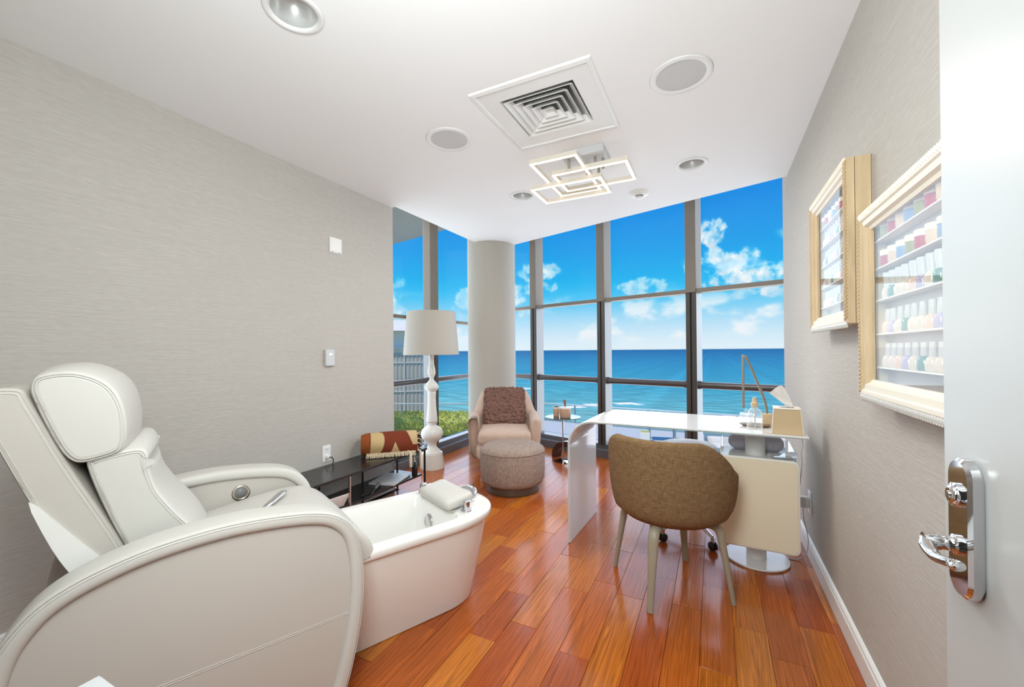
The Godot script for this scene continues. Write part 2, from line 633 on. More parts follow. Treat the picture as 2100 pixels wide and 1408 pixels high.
func sky_picture() -> ImageTexture:
	var w := 4096
	var h := 2048
	var keys := [[0.0, 226, 242, 250], [1.5, 214, 237, 250], [3.0, 192, 229, 249], [4.5, 160, 219, 248], [6.0, 112, 206, 247], [7.5, 62, 194, 246], [9.5, 4, 178, 243], [13.0, 0, 160, 238], [18.0, 0, 142, 233], [26.0, 0, 128, 226], [45.0, 6, 116, 214], [90.0, 8, 100, 198]]
	var im := Image.create(w, h, false, Image.FORMAT_RGB8)
	var row_color := []
	for y in h:
		var el := 90.0 - (y + 0.5) * 180.0 / h
		var c := Color8(150, 190, 205)
		if el >= 0.0:
			for k in keys.size() - 1:
				if el <= keys[k + 1][0]:
					var f: float = (el - keys[k][0]) / (keys[k + 1][0] - keys[k][0])
					c = Color8(keys[k][1], keys[k][2], keys[k][3]).lerp(Color8(keys[k + 1][1], keys[k + 1][2], keys[k + 1][3]), f)
					break
		row_color.append(c)
		im.fill_rect(Rect2i(0, y, w, 1), c)
	# thin low cloud all round the horizon
	var n := noise(71, 0.012, 5)
	var per := 4096.0 / TAU
	for y in range(h / 2 - 110, h / 2):
		var el := 90.0 - (y + 0.5) * 180.0 / h
		var band := smoothstep(0.2, 2.4, el) * (1.0 - smoothstep(5.2, 8.6, el))
		if band <= 0.0:
			continue
		for x in w:
			var a := x / per
			var k := n.get_noise_3d(cos(a) * per, y * 1.7, sin(a) * per)
			var d := smoothstep(0.0, 0.42, k) * band * 0.8
			if d > 0.01:
				im.set_pixel(x, y, row_color[y].lerp(Color8(246, 249, 252), d))
	# heaped clouds: azimuth, elevation, half width, half height (degrees), thickness
	var list := [
		[-32.4, 8.8, 2.3, 3.1, 1.0], [-31.4, 6.4, 2.2, 1.3, 0.7], [-38.0, 8.2, 1.0, 0.8, 0.8], [-39.7, 7.3, 1.4, 1.0, 0.9], [-38.3, 5.0, 2.4, 1.2, 0.9],
		[-25.2, 7.9, 1.5, 1.9, 0.9], [-17.4, 8.1, 3.2, 2.0, 1.0], [-18.7, 12.8, 1.3, 0.8, 0.6], [-17.0, 15.6, 1.1, 0.8, 0.45], [-19.6, 15.2, 0.7, 0.5, 0.4], [-23.6, 8.8, 0.7, 0.9, 0.5],
		[-8.9, 9.2, 3.4, 2.2, 1.0], [-10.2, 10.2, 1.6, 1.5, 0.9], [-1.2, 8.4, 1.4, 1.0, 0.7],
		[1.6, 14.3, 3.2, 1.9, 1.0], [5.2, 15.6, 3.1, 3.0, 0.95], [6.4, 18.6, 3.0, 2.6, 0.8], [2.2, 17.7, 1.0, 1.2, 0.6], [8.6, 14.2, 2.4, 1.8, 0.8],
		[6.2, 8.4, 3.0, 1.6, 1.0], [3.4, 14.0, 3.4, 1.8, 1.0], [6.8, 16.4, 2.6, 2.6, 1.0], [-6.6, 8.6, 2.6, 1.7, 1.0], [-30.8, 9.6, 2.0, 2.4, 1.0], [4.8, 5.5, 3.0, 1.5, 0.85], [0.4, 6.0, 1.6, 1.4, 0.8], [-6.3, 4.8, 3.2, 1.6, 0.7], [-13.0, 4.6, 3.4, 1.4, 0.7], [-20.0, 4.2, 3.4, 1.4, 0.6]]
	var rng := RandomNumberGenerator.new()
	rng.seed = 5
	for i in 80:
		var az := rng.randf_range(14.0, 312.0)
		list.append([az, 4.0 + 16.0 * rng.randf() * rng.randf() + 2.0, rng.randf_range(1.0, 3.8), rng.randf_range(0.8, 2.4), rng.randf_range(0.5, 1.0)])
	var puff := noise(77, 0.026, 6)
	puff.fractal_gain = 0.58
	puff.domain_warp_enabled = true
	puff.domain_warp_amplitude = 14.0
	puff.domain_warp_frequency = 0.03
	var veil := noise(79, 0.05, 5)
	for c in list:
		var cx: float = w * (0.5 + c[0] / 360.0)
		var cy: float = h * (0.5 - c[1] / 180.0)
		var rx: float = c[2] * w / 360.0 * 1.5
		var ry: float = c[3] * h / 180.0 * 1.5
		for y in range(int(cy - ry), mini(int(cy + ry) + 1, h / 2)):
			for x in range(int(cx - rx), int(cx + rx) + 1):
				var dx := (x - cx) / rx
				var dy := (y - cy) / ry
				if dy > 0.0:
					dy *= 1.3
				var q := 1.0 - dx * dx - dy * dy
				if q <= 0.0:
					continue
				var k := puff.get_noise_2d(x, y)
				var f := minf(q, 0.62) * 1.1 + k * 1.15 - 0.26
				if f <= 0.0:
					continue
				var d: float = smoothstep(0.0, 0.55, f) * c[4] * minf(1.0, q * 3.0)
				d = clampf(d * (0.92 + veil.get_noise_2d(x, y) * 0.5), 0.0, 1.0)
				var xx := posmod(x, w)
				var base := im.get_pixel(xx, y)
				var shade := clampf(0.35 + 0.45 * dy - veil.get_noise_2d(x + 400.0, y) * 0.8, 0.0, 1.0)
				var white := Color8(254, 254, 254).lerp(Color8(206, 222, 240), shade * 0.8)
				im.set_pixel(xx, y, base.lerp(white, d))
	return ImageTexture.create_from_image(im)

# ------------------------------------------------------------------ the room
func wpoint(along: float, off: float, y := 0.0) -> Vector3:
	return WA + WU * along + WN * off + Vector3(0, y, 0)

func wbasis() -> Basis:
	return Basis(WU, Vector3.UP, WN)

func wall_skin(c: Vector3, size: Vector3) -> Shape:
	# a plain box whose x faces carry uv in units of 1.1 m along z and y
	var s := Shape.new()
	s.box(c, size, 0.0)
	for i in range(0, s.v.size(), 3):
		var nn := (s.v[i + 1] - s.v[i]).cross(s.v[i + 2] - s.v[i]).normalized()
		for k in 3:
			var p := s.v[i + k]
			s.t[i + k] = Vector2(p.z if absf(nn.x) > 0.5 else p.x, -p.y) / 1.1
	return s

func room() -> void:
	var L = tag(part(self, "wall_left", wall_skin(Vector3(-2.7365, 1.375, -1.335), Vector3(0.427, 2.75, 2.91)), M["grasscloth"]), "long pale grey grasscloth wall behind the pedicure chair", "wall", "", "structure")
	tag(part(self, "wall_right", wall_skin(Vector3(0.705, 1.375, -1.85), Vector3(0.43, 2.75, 3.94)), M["grasscloth"]), "grey streaked grasscloth wall carrying the two display cabinets", "wall", "", "structure")
	var back := Shape.new()
	back.box(Vector3(-1.515, 1.375, 0.05), Vector3(2.016, 2.75, 0.14), 0.0)
	back.box(Vector3(0.42, 1.375, 0.05), Vector3(0.14, 2.75, 0.14), 0.0)
	back.box(Vector3(-0.079, 2.43, 0.05), Vector3(0.858, 0.64, 0.14), 0.0)
	tag(part(self, "wall_back", back, M["column paint"]), "plain wall with the doorway the picture is taken from", "wall", "", "structure")
	# the corridor behind the doorway closes the room
	var hall := Shape.new()
	hall.box(Vector3(-0.1, 1.2, 1.65), Vector3(2.6, 2.5, 0.1))
	hall.box(Vector3(-1.35, 1.2, 0.86), Vector3(0.1, 2.5, 1.5))
	hall.box(Vector3(1.15, 1.2, 0.86), Vector3(0.1, 2.5, 1.5))
	hall.box(Vector3(-0.1, 2.5, 0.86), Vector3(2.6, 0.1, 1.6))
	hall.box(Vector3(-0.1, -0.06, 0.86), Vector3(2.6, 0.1, 1.6))
	tag(part(self, "wall_hall", hall, M["column paint"]), "corridor walls behind the doorway", "wall", "", "structure")

	# ceiling: a slab with openings for the diffuser and the downlights
	var slab := CSGCombiner3D.new()
	slab.name = numbered("ceiling")
	add_child(slab)
	tag(slab, "flat white ceiling that stops short of the windows", "ceiling", "", "structure")
	var poly := CSGPolygon3D.new()
	poly.name = "slab"
	var e0 := wpoint(-0.2, 0.0)
	poly.polygon = PackedVector2Array([Vector2(-2.6, 0.12), Vector2(-2.6, -2.783), Vector2(-2.484, -2.783), Vector2(-2.484, -4.3), Vector2(e0.x, e0.z), Vector2(0.55, -3.587), Vector2(0.55, 0.12)])
	poly.depth = 0.29
	poly.rotation_degrees.x = 90
	poly.position.y = CEIL
	poly.material = M["ceiling paint"]
	slab.add_child(poly)
	var hole := CSGBox3D.new()
	hole.name = "duct_hole"
	hole.operation = CSGShape3D.OPERATION_SUBTRACTION
	hole.size = Vector3(0.384, 0.4, 0.39)
	hole.position = Vector3(-0.774, CEIL + 0.1, -2.049)
	hole.material = M["duct metal"]
	slab.add_child(hole)
	for p in [Vector2(-1.39, -1.02), Vector2(-1.39, -3.055), Vector2(-0.127, -3.063)]:
		var cyl := CSGCylinder3D.new()
		cyl.name = "lamp_hole"
		cyl.operation = CSGShape3D.OPERATION_SUBTRACTION
		cyl.radius = 0.084
		cyl.height = 0.3
		cyl.sides = 40
		cyl.position = Vector3(p.x, CEIL, p.y)
		cyl.material = M["ceiling paint"]
		slab.add_child(cyl, true)
	# the structural slab over ceiling and window pocket
	var top := Shape.new()
	var a := wpoint(3.3, -0.66)
	var b := wpoint(-1.2, -0.66)
	top.prism(PackedVector2Array([Vector2(b.x, 0.15), Vector2(b.x, b.z), Vector2(a.x, a.z), Vector2(1.25, a.z), Vector2(1.25, 0.15)]), 0.2, Transform3D(Basis(Vector3.RIGHT, PI / 2), Vector3(0, 2.95, 0)))
	tag(part(self, "trim_1", top, M["slab paint"]), "concrete slab closing the shade pocket above the windows", "slab", "", "structure")
	# floor: a dark bed with the boards lying on it
	var fl := thing("floor", "glossy reddish brown hardwood plank floor", "floor", Vector3.ZERO, 0.0, "", "structure")
	var bed := Shape.new()
	var c := wpoint(3.3, -0.62)
	var d := wpoint(-1.1, -0.62)
	bed.prism(PackedVector2Array([Vector2(d.x, 0.1), Vector2(d.x, d.z), Vector2(0.92, d.z + (0.92 - d.x) * WU.z / WU.x), Vector2(0.92, 0.1)]), 0.2, Transform3D(Basis(Vector3.RIGHT, PI / 2), Vector3(0, -0.0125, 0)))
	part(fl, "bed", bed, M["groove black"])
	boards(fl)

	for sgn in [1, -1]:
		var s := Shape.new()
		var prof := PackedVector2Array([Vector2(0, 0), Vector2(0.016, 0), Vector2(0.016, 0.078), Vector2(0.012, 0.086), Vector2(0.012, 0.094), Vector2(0.006, 0.102), Vector2(0, 0.104)])
		if sgn > 0:
			s.prism(prof, 3.80, Transform3D(Basis(Vector3.LEFT, Vector3.UP, Vector3.FORWARD), Vector3(WALL_R - 0.0005, 0.001, -0.022)))
			tag(part(self, "baseboard_right", s, M["trim white"]), "white baseboard along the wall with the display cabinets", "baseboard", "", "structure")
		else:
			s.prism(prof, 2.75, Transform3D(Basis(Vector3.RIGHT, Vector3.UP, Vector3.FORWARD), Vector3(WALL_L + 0.0005, 0.001, -0.025)))
			tag(part(self, "baseboard_left", s, M["trim white"]), "white baseboard behind the pedicure chair", "baseboard", "", "structure")

	# round column in the corner between the windows
	var col := turned([[0.0, 0.0], [0.287, 0.0], [0.287, 0.05], [0.287, 2.70], [0.0, 2.70]], 64, Vector3.ZERO, Basis.IDENTITY, [1, 3])
	tag(part(self, "column", col, M["column paint"], Vector3(-2.42, 0.001, -4.385)), "thick round grey column between the two window walls", "column", "", "structure")
	windows()
	door()

func boards(fl: Node3D) -> void:
	var pitch := 0.1267
	var known := {-11: [-1.194, -2.373], -10: [-2.251], -9: [-1.628, -1.997, -2.547], -8: [-1.496, -1.845], -7: [-2.31], -6: [-2.531], -5: [-1.563, -2.122], -4: [-2.516], -3: [-1.964, -2.29], -2: [-2.083], -1: [-1.718, -2.305], 0: [-2.029], 1: [-1.885, -2.457], 2: [-2.595], 3: [-1.95, -2.236]}
	var rng := RandomNumberGenerator.new()
	rng.seed = 21
	# grain: fine pores along the board and a slow figure across it
	var fine := noise(81, 0.05, 4)
	var figure := noise(83, 0.012, 3)
	var tex := grey_texture(256, 512, func(x, y):
		var bend: float = figure.get_noise_2d(x * 1.0, y * 0.35) * 26.0
		var line: float = fine.get_noise_2d((x + bend) * 2.6, y * 0.05)
		var ring: float = sin((x + bend * 3.2) * 0.16 + figure.get_noise_2d(x * 0.7, y * 0.18) * 6.0)
		return clampf(0.84 + line * 0.2 + ring * 0.045, 0.0, 1.0))
	# boards of mixed natural tones, dealt out at random
	var tones := [rgb8(236, 146, 48), rgb8(228, 134, 42), rgb8(222, 130, 48), rgb8(214, 120, 40), rgb8(206, 108, 40), rgb8(198, 100, 36), rgb8(190, 92, 38), rgb8(178, 82, 32), rgb8(166, 74, 32), rgb8(152, 64, 28)]
	var mats := []
	for i in 20:
		var m := mat("board %d" % i, tones[i / 2], 0.2, 0.0, 0.4)
		m.albedo_texture = tex
		m.uv1_scale = Vector3(1.0, 0.9, 1.0)
		m.uv1_offset = Vector3(rng.randf(), rng.randf(), 0)
		m.roughness = rng.randf_range(0.17, 0.24)
		m.clearcoat_enabled = true
		m.clearcoat = 0.2
		m.clearcoat_roughness = 0.1
		mats.append(m)
	var meshes := {}
	for k in range(-23, 4):
		var x0 := 0.0635 + pitch * k
		var x1 := minf(x0 + pitch, WALL_R - 0.016)
		x0 = maxf(x0, -2.82)
		# the row ends under the window curb
		var mid := (x0 + x1) / 2.0
		var far := WA.z + WN.z * -0.45 + (mid - (WA.x + WN.x * -0.45)) * WU.z / WU.x
		if mid < -2.523:
			pass
		var near := -0.02 if mid > WALL_L else -2.80
		var cuts := [near]
		var ks: Array = known.get(k, [])
		var z := near
		if ks.is_empty():
			while true:
				z -= rng.randf_range(0.32, 1.05)
				if z < far + 0.2:
					break
				cuts.append(z)
		else:
			var q: float = ks[0]
			var before := []
			while q < near - 0.75:
				q += rng.randf_range(0.4, 0.85)
				if q < near - 0.2:
					before.push_front(q)
			cuts += before
			cuts += ks
			q = ks[-1]
			while true:
				q -= rng.randf_range(0.35, 1.0)
				if q < far + 0.2:
					break
				cuts.append(q)
		cuts.append(far)
		for i in cuts.size() - 1:
			var len: float = cuts[i] - cuts[i + 1]
			var wd := x1 - x0
			var key := "%.2f/%.3f" % [len, wd]
			if not meshes.has(key):
				var s := boxed(Vector3.ZERO, Vector3(wd - 0.0014, 0.012, len - 0.0014), 0.0007)
				for j in s.v.size():
					s.t[j] = Vector2(s.v[j].x / pitch, s.v[j].z / 1.0) * Vector2(0.8, 0.55)
				meshes[key] = s.mesh()
			var tone := rng.randi_range(5, 13)
			part(fl, "plank", meshes[key], mats[tone], Vector3(mid, -0.006, (cuts[i] + cuts[i + 1]) / 2.0))

func windows() -> void:
	# window_1: the angled wall of glass
	var w := thing("window_1", "angled floor to ceiling window wall facing the sea", "window", Vector3.ZERO, 0.0, "", "structure")
	var B := wbasis()
	var put := func(called: String, al: float, off: float, y: float, size: Vector3, m: String, bevel := 0.003) -> void:
		part(w, called, boxed(Vector3.ZERO, size, bevel), M[m]).transform = Transform3D(B, wpoint(al, off, y))
	# curb in two steps
	put.call("curb", 1.15, -0.53, 0.044, Vector3(4.5, 0.096, 0.228), "sill metal")
	put.call("sill", 1.15, -0.565, 0.115, Vector3(4.5, 0.05, 0.16), "sill metal")
	put.call("head", 1.15, -0.53, 2.73, Vector3(4.5, 0.06, 0.16), "taupe frame")
	var mul := [-1.115, -0.128, 0.867, 1.855, 2.845]
	for al in mul:
		# below the transom a dark two-leaf mullion with a groove, above it a painted cover
		put.call("mullion", al - 0.0275, -0.526, 0.94, Vector3(0.041, 1.60, 0.152), "dark frame")
		put.call("mullion", al + 0.0275, -0.526, 0.94, Vector3(0.041, 1.60, 0.152), "dark frame")
		put.call("mullion_groove", al, -0.53, 0.94, Vector3(0.016, 1.60, 0.13), "groove black", 0.0)
		put.call("mullion_sheen", al + 0.0495, -0.528, 0.94, Vector3(0.003, 1.60, 0.144), "sky sheen frame", 0.0)  # thin lighter face, sky reflection put into its colour
		put.call("mullion_cover", al, -0.523, 2.24, Vector3(0.1, 1.0, 0.158), "taupe frame", 0.004)
	for i in mul.size() - 1:
		var c: float = (mul[i] + mul[i + 1]) / 2.0
		var len: float = mul[i + 1] - mul[i] - 0.1
		put.call("transom", c, -0.51, 1.757, Vector3(len, 0.038, 0.11), "taupe frame")
		var rail := Shape.new()
		rail.tube([Vector3(-len / 2, 0, 0), Vector3(len / 2, 0, 0)], 0.033, 20)
		part(w, "guard_rail", rail, M["rail metal"]).transform = Transform3D(B, wpoint(c, -0.50, 0.857))
		for sg in [-1.0, 1.0]:
			var cap := Shape.new()
			cap.tube([Vector3(-0.012, 0, 0), Vector3(0.012, 0, 0)], 0.039, 20)
			part(w, "rail_collar", cap, M["dark frame"]).transform = Transform3D(B, wpoint(c + sg * (len / 2 - 0.013), -0.50, 0.857))
		put.call("pane", c, -0.57, 0.94, Vector3(len, 1.60, 0.006), "window glass", 0.0)
		put.call("pane", c, -0.57, 2.24, Vector3(len, 0.93, 0.006), "window glass", 0.0)
	# the end of the wall beside the window
	var ep := wpoint(2.845, -0.5)
	part(w, "end_panel", boxed(Vector3(0.93, 1.375, -3.97), Vector3(0.34, 2.75, 0.42)), M["column paint"])

	# window_2: the side window beyond the left wall
	w = thing("window_2", "narrow side window between the left wall and the column", "window", Vector3.ZERO, 0.0, "", "structure")
	var at := func(called: String, c: Vector3, size: Vector3, m: String, bevel := 0.003) -> void:
		part(w, called, boxed(Vector3.ZERO, size, bevel), M[m], c)
	at.call("curb", Vector3(-2.905, 0.044, -4.06), Vector3(0.18, 0.096, 2.54), "sill metal")
	at.call("sill", Vector3(-2.925, 0.118, -4.06), Vector3(0.13, 0.055, 2.54), "sill metal")
	at.call("head", Vector3(-2.90, 2.73, -4.06), Vector3(0.1, 0.06, 2.54), "taupe frame")
	for z in [-3.82, -5.22]:
		at.call("mullion", Vector3(-2.90, 0.845, z + 0.0375), Vector3(0.10, 1.395, 0.069), "dark frame")
		at.call("mullion", Vector3(-2.90, 0.845, z - 0.0375), Vector3(0.10, 1.395, 0.069), "dark frame")
		at.call("mullion_groove", Vector3(-2.905, 0.845, z), Vector3(0.085, 1.395, 0.008), "groove black", 0.0)
		at.call("mullion_sheen", Vector3(-2.902, 0.845, z + 0.0735), Vector3(0.094, 1.395, 0.003), "sky sheen frame", 0.0)  # same painted sky sheen on the flank facing the room
		at.call("mullion_cover", Vector3(-2.898, 2.14, z), Vector3(0.104, 1.19, 0.152), "taupe frame", 0.004)
	for q in [[-2.79, -3.745], [-3.895, -5.145]]:
		var c: float = (q[0] + q[1]) / 2.0
		var len: float = q[0] - q[1]
		at.call("transom", Vector3(-2.89, 1.556, c), Vector3(0.08, 0.036, len), "taupe frame")
		var rail := Shape.new()
		rail.tube([Vector3(0, 0, -len / 2), Vector3(0, 0, len / 2)], 0.031, 20)
		part(w, "guard_rail", rail, M["rail metal"], Vector3(-2.885, 0.875, c))
		at.call("pane", Vector3(-2.925, 0.845, c), Vector3(0.006, 1.40, len), "window glass", 0.0)
		at.call("pane", Vector3(-2.925, 2.14, c), Vector3(0.006, 1.13, len), "window glass", 0.0)

func door() -> void:
	var d := thing("door_1", "white door standing open at the doorway with a chrome lever", "door", Vector3(0.31, 0, -0.856), 0.0, "", "structure")
	part(d, "leaf", boxed(Vector3(0.022, 1.05, 0.41), Vector3(0.044, 2.08, 0.80), 0.002), M["door white"])
	# handle plate: a long rounded plate, a cylinder lock above a curled lever
	var rr := rounded_rect(0.056, 0.186, 0.027, 8)
	var s := Shape.new()
	s.prism(rr, 0.017, Transform3D(Basis(Vector3.FORWARD, Vector3.UP, Vector3.LEFT), Vector3(0.0, 0.957, 0.091)), true, 0.004)
	var plate := part(d, "handle_plate", s, M["chrome"], Vector3.ZERO, "polished chrome handle plate")
	var X := Basis(Vector3.UP, Vector3.LEFT, Vector3.BACK)   # lathe axis along -x
	part(plate, "lock", turned([[0.0, 0.02], [0.0, 0.026], [0.009, 0.026], [0.012, 0.0245], [0.013, 0.022], [0.0165, 0.021], [0.0165, 0.016], [0.0, 0.016]], 28, Vector3(0, 1.0, 0.091), X, [2, 4, 5, 6]), M["chrome"])
	part(plate, "lock_core", turned([[0.0, 0.0275], [0.005, 0.0275], [0.005, 0.024], [0.0, 0.024]], 20, Vector3(0, 1.0, 0.091), X, [1, 2]), M["soft chrome"])
	part(plate, "spindle", turned([[0.0, 0.016], [0.0135, 0.016], [0.0135, 0.021], [0.0095, 0.023], [0.009, 0.034], [0.0105, 0.036], [0.0105, 0.052], [0.0, 0.054]], 24, Vector3(0, 0.933, 0.091), X, [1, 2, 6]), M["chrome"])
	var pts := curve([Vector3(-0.046, 0.933, 0.091), Vector3(-0.052, 0.930, 0.104), Vector3(-0.055, 0.929, 0.135), Vector3(-0.055, 0.936, 0.165), Vector3(-0.058, 0.945, 0.195), Vector3(-0.068, 0.951, 0.216)], 6)
	var rad := []
	for i in pts.size():
		var f := float(i) / (pts.size() - 1)
		rad.append((0.0105 - 0.003 * sin(f * PI)) * sqrt(maxf(1.0 - pow(f, 7.0), 0.01)))
	part(plate, "lever", piped(pts, rad, 16, 0.8), M["chrome"])

# ------------------------------------------------------------------ pedicure chair: local x to its right, -z to its front
func sy(s: float, y: float, x := 0.0) -> Vector3:
	return Vector3(x, y, -s)

# a cushion from a side profile of (s, y): rings across x from -w to w, drawn in at both ends by edge, swollen by crown
func cushion(prof: PackedVector2Array, w: float, edge: float, crown := 0.0, n := 8) -> Shape:
	var s := Shape.new()
	var mid := Vector2.ZERO
	for p in prof:
		mid += p
	mid /= prof.size()
	var rows := []
	var steps := []
	for i in 5:
		steps.append([-w + edge * (1.0 - cos(PI / 2 * i / 4.0)), edge * (1.0 - sin(PI / 2 * i / 4.0))])
	for i in range(1, n):
		steps.append([lerpf(-w + edge, w - edge, float(i) / n), 0.0])
	for i in range(4, -1, -1):
		steps.append([w - edge * (1.0 - cos(PI / 2 * i / 4.0)), edge * (1.0 - sin(PI / 2 * i / 4.0))])
	for st in steps:
		var ring := []
		var swell: float = crown * (1.0 - pow(st[0] / w, 2.0))
		for k in prof.size():
			var p := prof[k]
			var a := prof[(k - 1 + prof.size()) % prof.size()]
			var b := prof[(k + 1) % prof.size()]
			var nrm := (b - a).orthogonal().normalized()
			if nrm.dot(p - mid) < 0.0:
				nrm = -nrm
			p += nrm * (swell - st[1])
			ring.append(sy(p.x, p.y, st[0]))
		rows.append(ring)
	s.skin(rows, true, true)
	# flat ends, cut into triangles so that hollow outlines stay flat
	for e in [0, rows.size() - 1]:
		var idx := Geometry2D.triangulate_polygon(prof)
		for k in range(0, idx.size(), 3):
			var a: Vector3 = rows[e][idx[k]]
			var b: Vector3 = rows[e][idx[k + 1]]
			var c: Vector3 = rows[e][idx[k + 2]]
			# the end at -w faces -x, the other +x, in the winding of the skin
			if ((b - a).cross(c - a).x > 0.0) == (e == 0) == turn_of(rows):
				s.tri(a, b, c)
			else:
				s.tri(a, c, b)
	return s

# whether the skin of these rows winds outwards (counter-clockwise seen from outside)
func turn_of(rows: Array) -> bool:
	var area := 0.0
	var ring: Array = rows[0]
	for k in ring.size():
		var p: Vector3 = ring[k]
		var q: Vector3 = ring[(k + 1) % ring.size()]
		area += p.z * q.y - q.z * p.y
	return area > 0.0

func along_profile(prof: PackedVector2Array, x: float, r: float, closed := true) -> Shape:
	var s := Shape.new()
	var pts := []
	for p in prof:
		pts.append(sy(p.x, p.y, x))
	if closed:
		pts.append(pts[0])
	s.tube(pts, r, 6, not closed)
	return s

func pedicure_chair() -> void:
	var c := thing("pedicure_chair", "white leather pedicure spa chair with a white foot bath at its front", "pedicure chair", Vector3(-1.6585, 0, -0.7734), -25.0)
	var le: Material = M["white leather"]
	# --- arms
	var path := curve2([Vector2(-0.325, 0.05), Vector2(-0.33, 0.22), Vector2(-0.325, 0.38), Vector2(-0.304, 0.49), Vector2(-0.272, 0.552), Vector2(-0.226, 0.597), Vector2(-0.150, 0.632), Vector2(-0.043, 0.659), Vector2(0.091, 0.671), Vector2(0.213, 0.666), Vector2(0.330, 0.649), Vector2(0.398, 0.621), Vector2(0.440, 0.570), Vector2(0.459, 0.49), Vector2(0.463, 0.38), Vector2(0.450, 0.26), Vector2(0.424, 0.14), Vector2(0.396, 0.05)], 4)
	for sg in [1.0, -1.0]:
		var arm := Node3D.new()
		arm.name = "armrest"
		c.add_child(arm, true)
		# the flat panel inside the band
		var poly := PackedVector2Array()
		for p in path:
			poly.append(Vector2(-p.x, p.y))
		poly.append(Vector2(-0.39, 0.02))
		poly.append(Vector2(0.325, 0.02))
		var s := Shape.new()
		s.prism(poly, 0.076, Transform3D(Basis(Vector3(0, 0, 1), Vector3.UP, Vector3(-1, 0, 0)), Vector3(0.369 if sg > 0 else -0.293, 0, 0)))
		part(arm, "side_panel", s, M["panel leather"])
		# the padded band round it
		var rows := []
		for i in path.size():
			var d := (path[mini(i + 1, path.size() - 1)] - path[maxi(i - 1, 0)]).normalized()
			var nr := Vector2(-d.y, d.x)
			var row := []
			for q in rounded_rect(0.118, 0.044, 0.018, 4):
				var p := path[i] + nr * (0.014 + q.y)
				row.append(sy(p.x, p.y, sg * (0.33 + q.x)))
			rows.append(row)
		s = Shape.new()
		s.skin(rows, true, true, true, true)
		part(arm, "arm_pad", s, le)
		for off in [0.0, 0.007]:
			var seam := PackedVector2Array()
			for i in path.size():
				var d := (path[mini(i + 1, path.size() - 1)] - path[maxi(i - 1, 0)]).normalized()
				seam.append(path[i] + Vector2(-d.y, d.x) * (0.024 + off))
			part(arm, "stitching", along_profile(seam, sg * (0.3885 - off * 0.12), 0.0011, false), M["seam thread"])
		var line := Shape.new()
		for y in [0.303, 0.309]:
			line.tube([sy(-0.322, y, sg * 0.3692), sy(0.45, y, sg * 0.3692)], 0.0013, 6)
		part(arm, "panel_seam", line, M["seam thread"])
		if sg < 0:
			# the chrome switch on the inner face of the far arm
			var X := Basis(Vector3.UP, Vector3.RIGHT, Vector3.FORWARD)
			part(arm, "switch_ring", turned([[0.0, 0.0], [0.034, 0.0], [0.034, 0.004], [0.030, 0.008], [0.024, 0.008], [0.022, 0.005], [0.0, 0.005]], 32, sy(0.205, 0.598, -0.2935), X, [1, 2, 5]), M["soft chrome"], Vector3.ZERO, "oval brushed metal switch")
			part(arm, "switch_button", turned([[0.0, 0.009], [0.019, 0.0085], [0.021, 0.006], [0.021, 0.003], [0.0, 0.003]], 28, sy(0.205, 0.598, -0.2935), X, [3]), M["plastic grey"])
	# --- seat
	var seat := curve2([Vector2(-0.08, 0.43), Vector2(0.0, 0.535), Vector2(0.14, 0.567), Vector2(0.30, 0.592), Vector2(0.41, 0.595), Vector2(0.485, 0.567), Vector2(0.54, 0.515), Vector2(0.575, 0.46), Vector2(0.578, 0.42), Vector2(0.55, 0.40), Vector2(0.4, 0.395), Vector2(0.1, 0.395)], 4, true)
	part(c, "seat", cushion(seat, 0.268, 0.022, 0.004), le)
	part(c, "seat_seam", piped([sy(0.579, 0.437, -0.25), sy(0.583, 0.437, 0.0), sy(0.579, 0.437, 0.25)], 0.0014, 6), M["seam thread"])
	# --- back cushion
	var back := curve2([Vector2(-0.196, 0.894), Vector2(-0.180, 0.912), Vector2(-0.098, 0.926), Vector2(-0.074, 0.908), Vector2(-0.071, 0.865), Vector2(-0.052, 0.796), Vector2(-0.008, 0.72), Vector2(0.033, 0.661), Vector2(0.066, 0.59), Vector2(0.07, 0.54), Vector2(-0.02, 0.52), Vector2(-0.075, 0.55), Vector2(-0.114, 0.636), Vector2(-0.161, 0.766)], 4, true)
	var bk := part(c, "back_cushion", cushion(back, 0.225, 0.014, 0.018), le)
	for k in 2:
		part(bk, "stitching", along_profile(_inset(back, 0.004 + 0.006 * k), 0.2262, 0.0011), M["seam thread"])
	# --- headrest
	var head := curve2([Vector2(-0.297, 1.115), Vector2(-0.282, 1.145), Vector2(-0.221, 1.152), Vector2(-0.164, 1.125), Vector2(-0.132, 1.076), Vector2(-0.119, 1.005), Vector2(-0.124, 0.940), Vector2(-0.146, 0.918), Vector2(-0.203, 0.907), Vector2(-0.232, 0.924), Vector2(-0.257, 0.976), Vector2(-0.288, 1.069)], 4, true)
	var hd := part(c, "headrest", cushion(head, 0.232, 0.016, 0.022), le)
	for k in 2:
		part(hd, "stitching", along_profile(_inset(head, 0.004 + 0.006 * k), 0.2335, 0.0012), M["seam thread"])
	# --- the shell behind
	var shell := curve2([Vector2(-0.40, 1.085), Vector2(-0.375, 1.112), Vector2(-0.318, 1.112), Vector2(-0.297, 1.07), Vector2(-0.235, 0.91), Vector2(-0.165, 0.75), Vector2(-0.117, 0.633), Vector2(-0.06, 0.47), Vector2(-0.11, 0.43), Vector2(-0.175, 0.50), Vector2(-0.212, 0.60), Vector2(-0.255, 0.70), Vector2(-0.305, 0.82), Vector2(-0.355, 0.96)], 4, true)
	var sh := part(c, "back_shell", cushion(shell, 0.222, 0.012, 0.0), M["panel leather"])
	for k in 2:
		part(sh, "stitching", along_profile(_inset(shell, 0.006 + 0.008 * k), 0.2222, 0.0012), M["seam thread"])
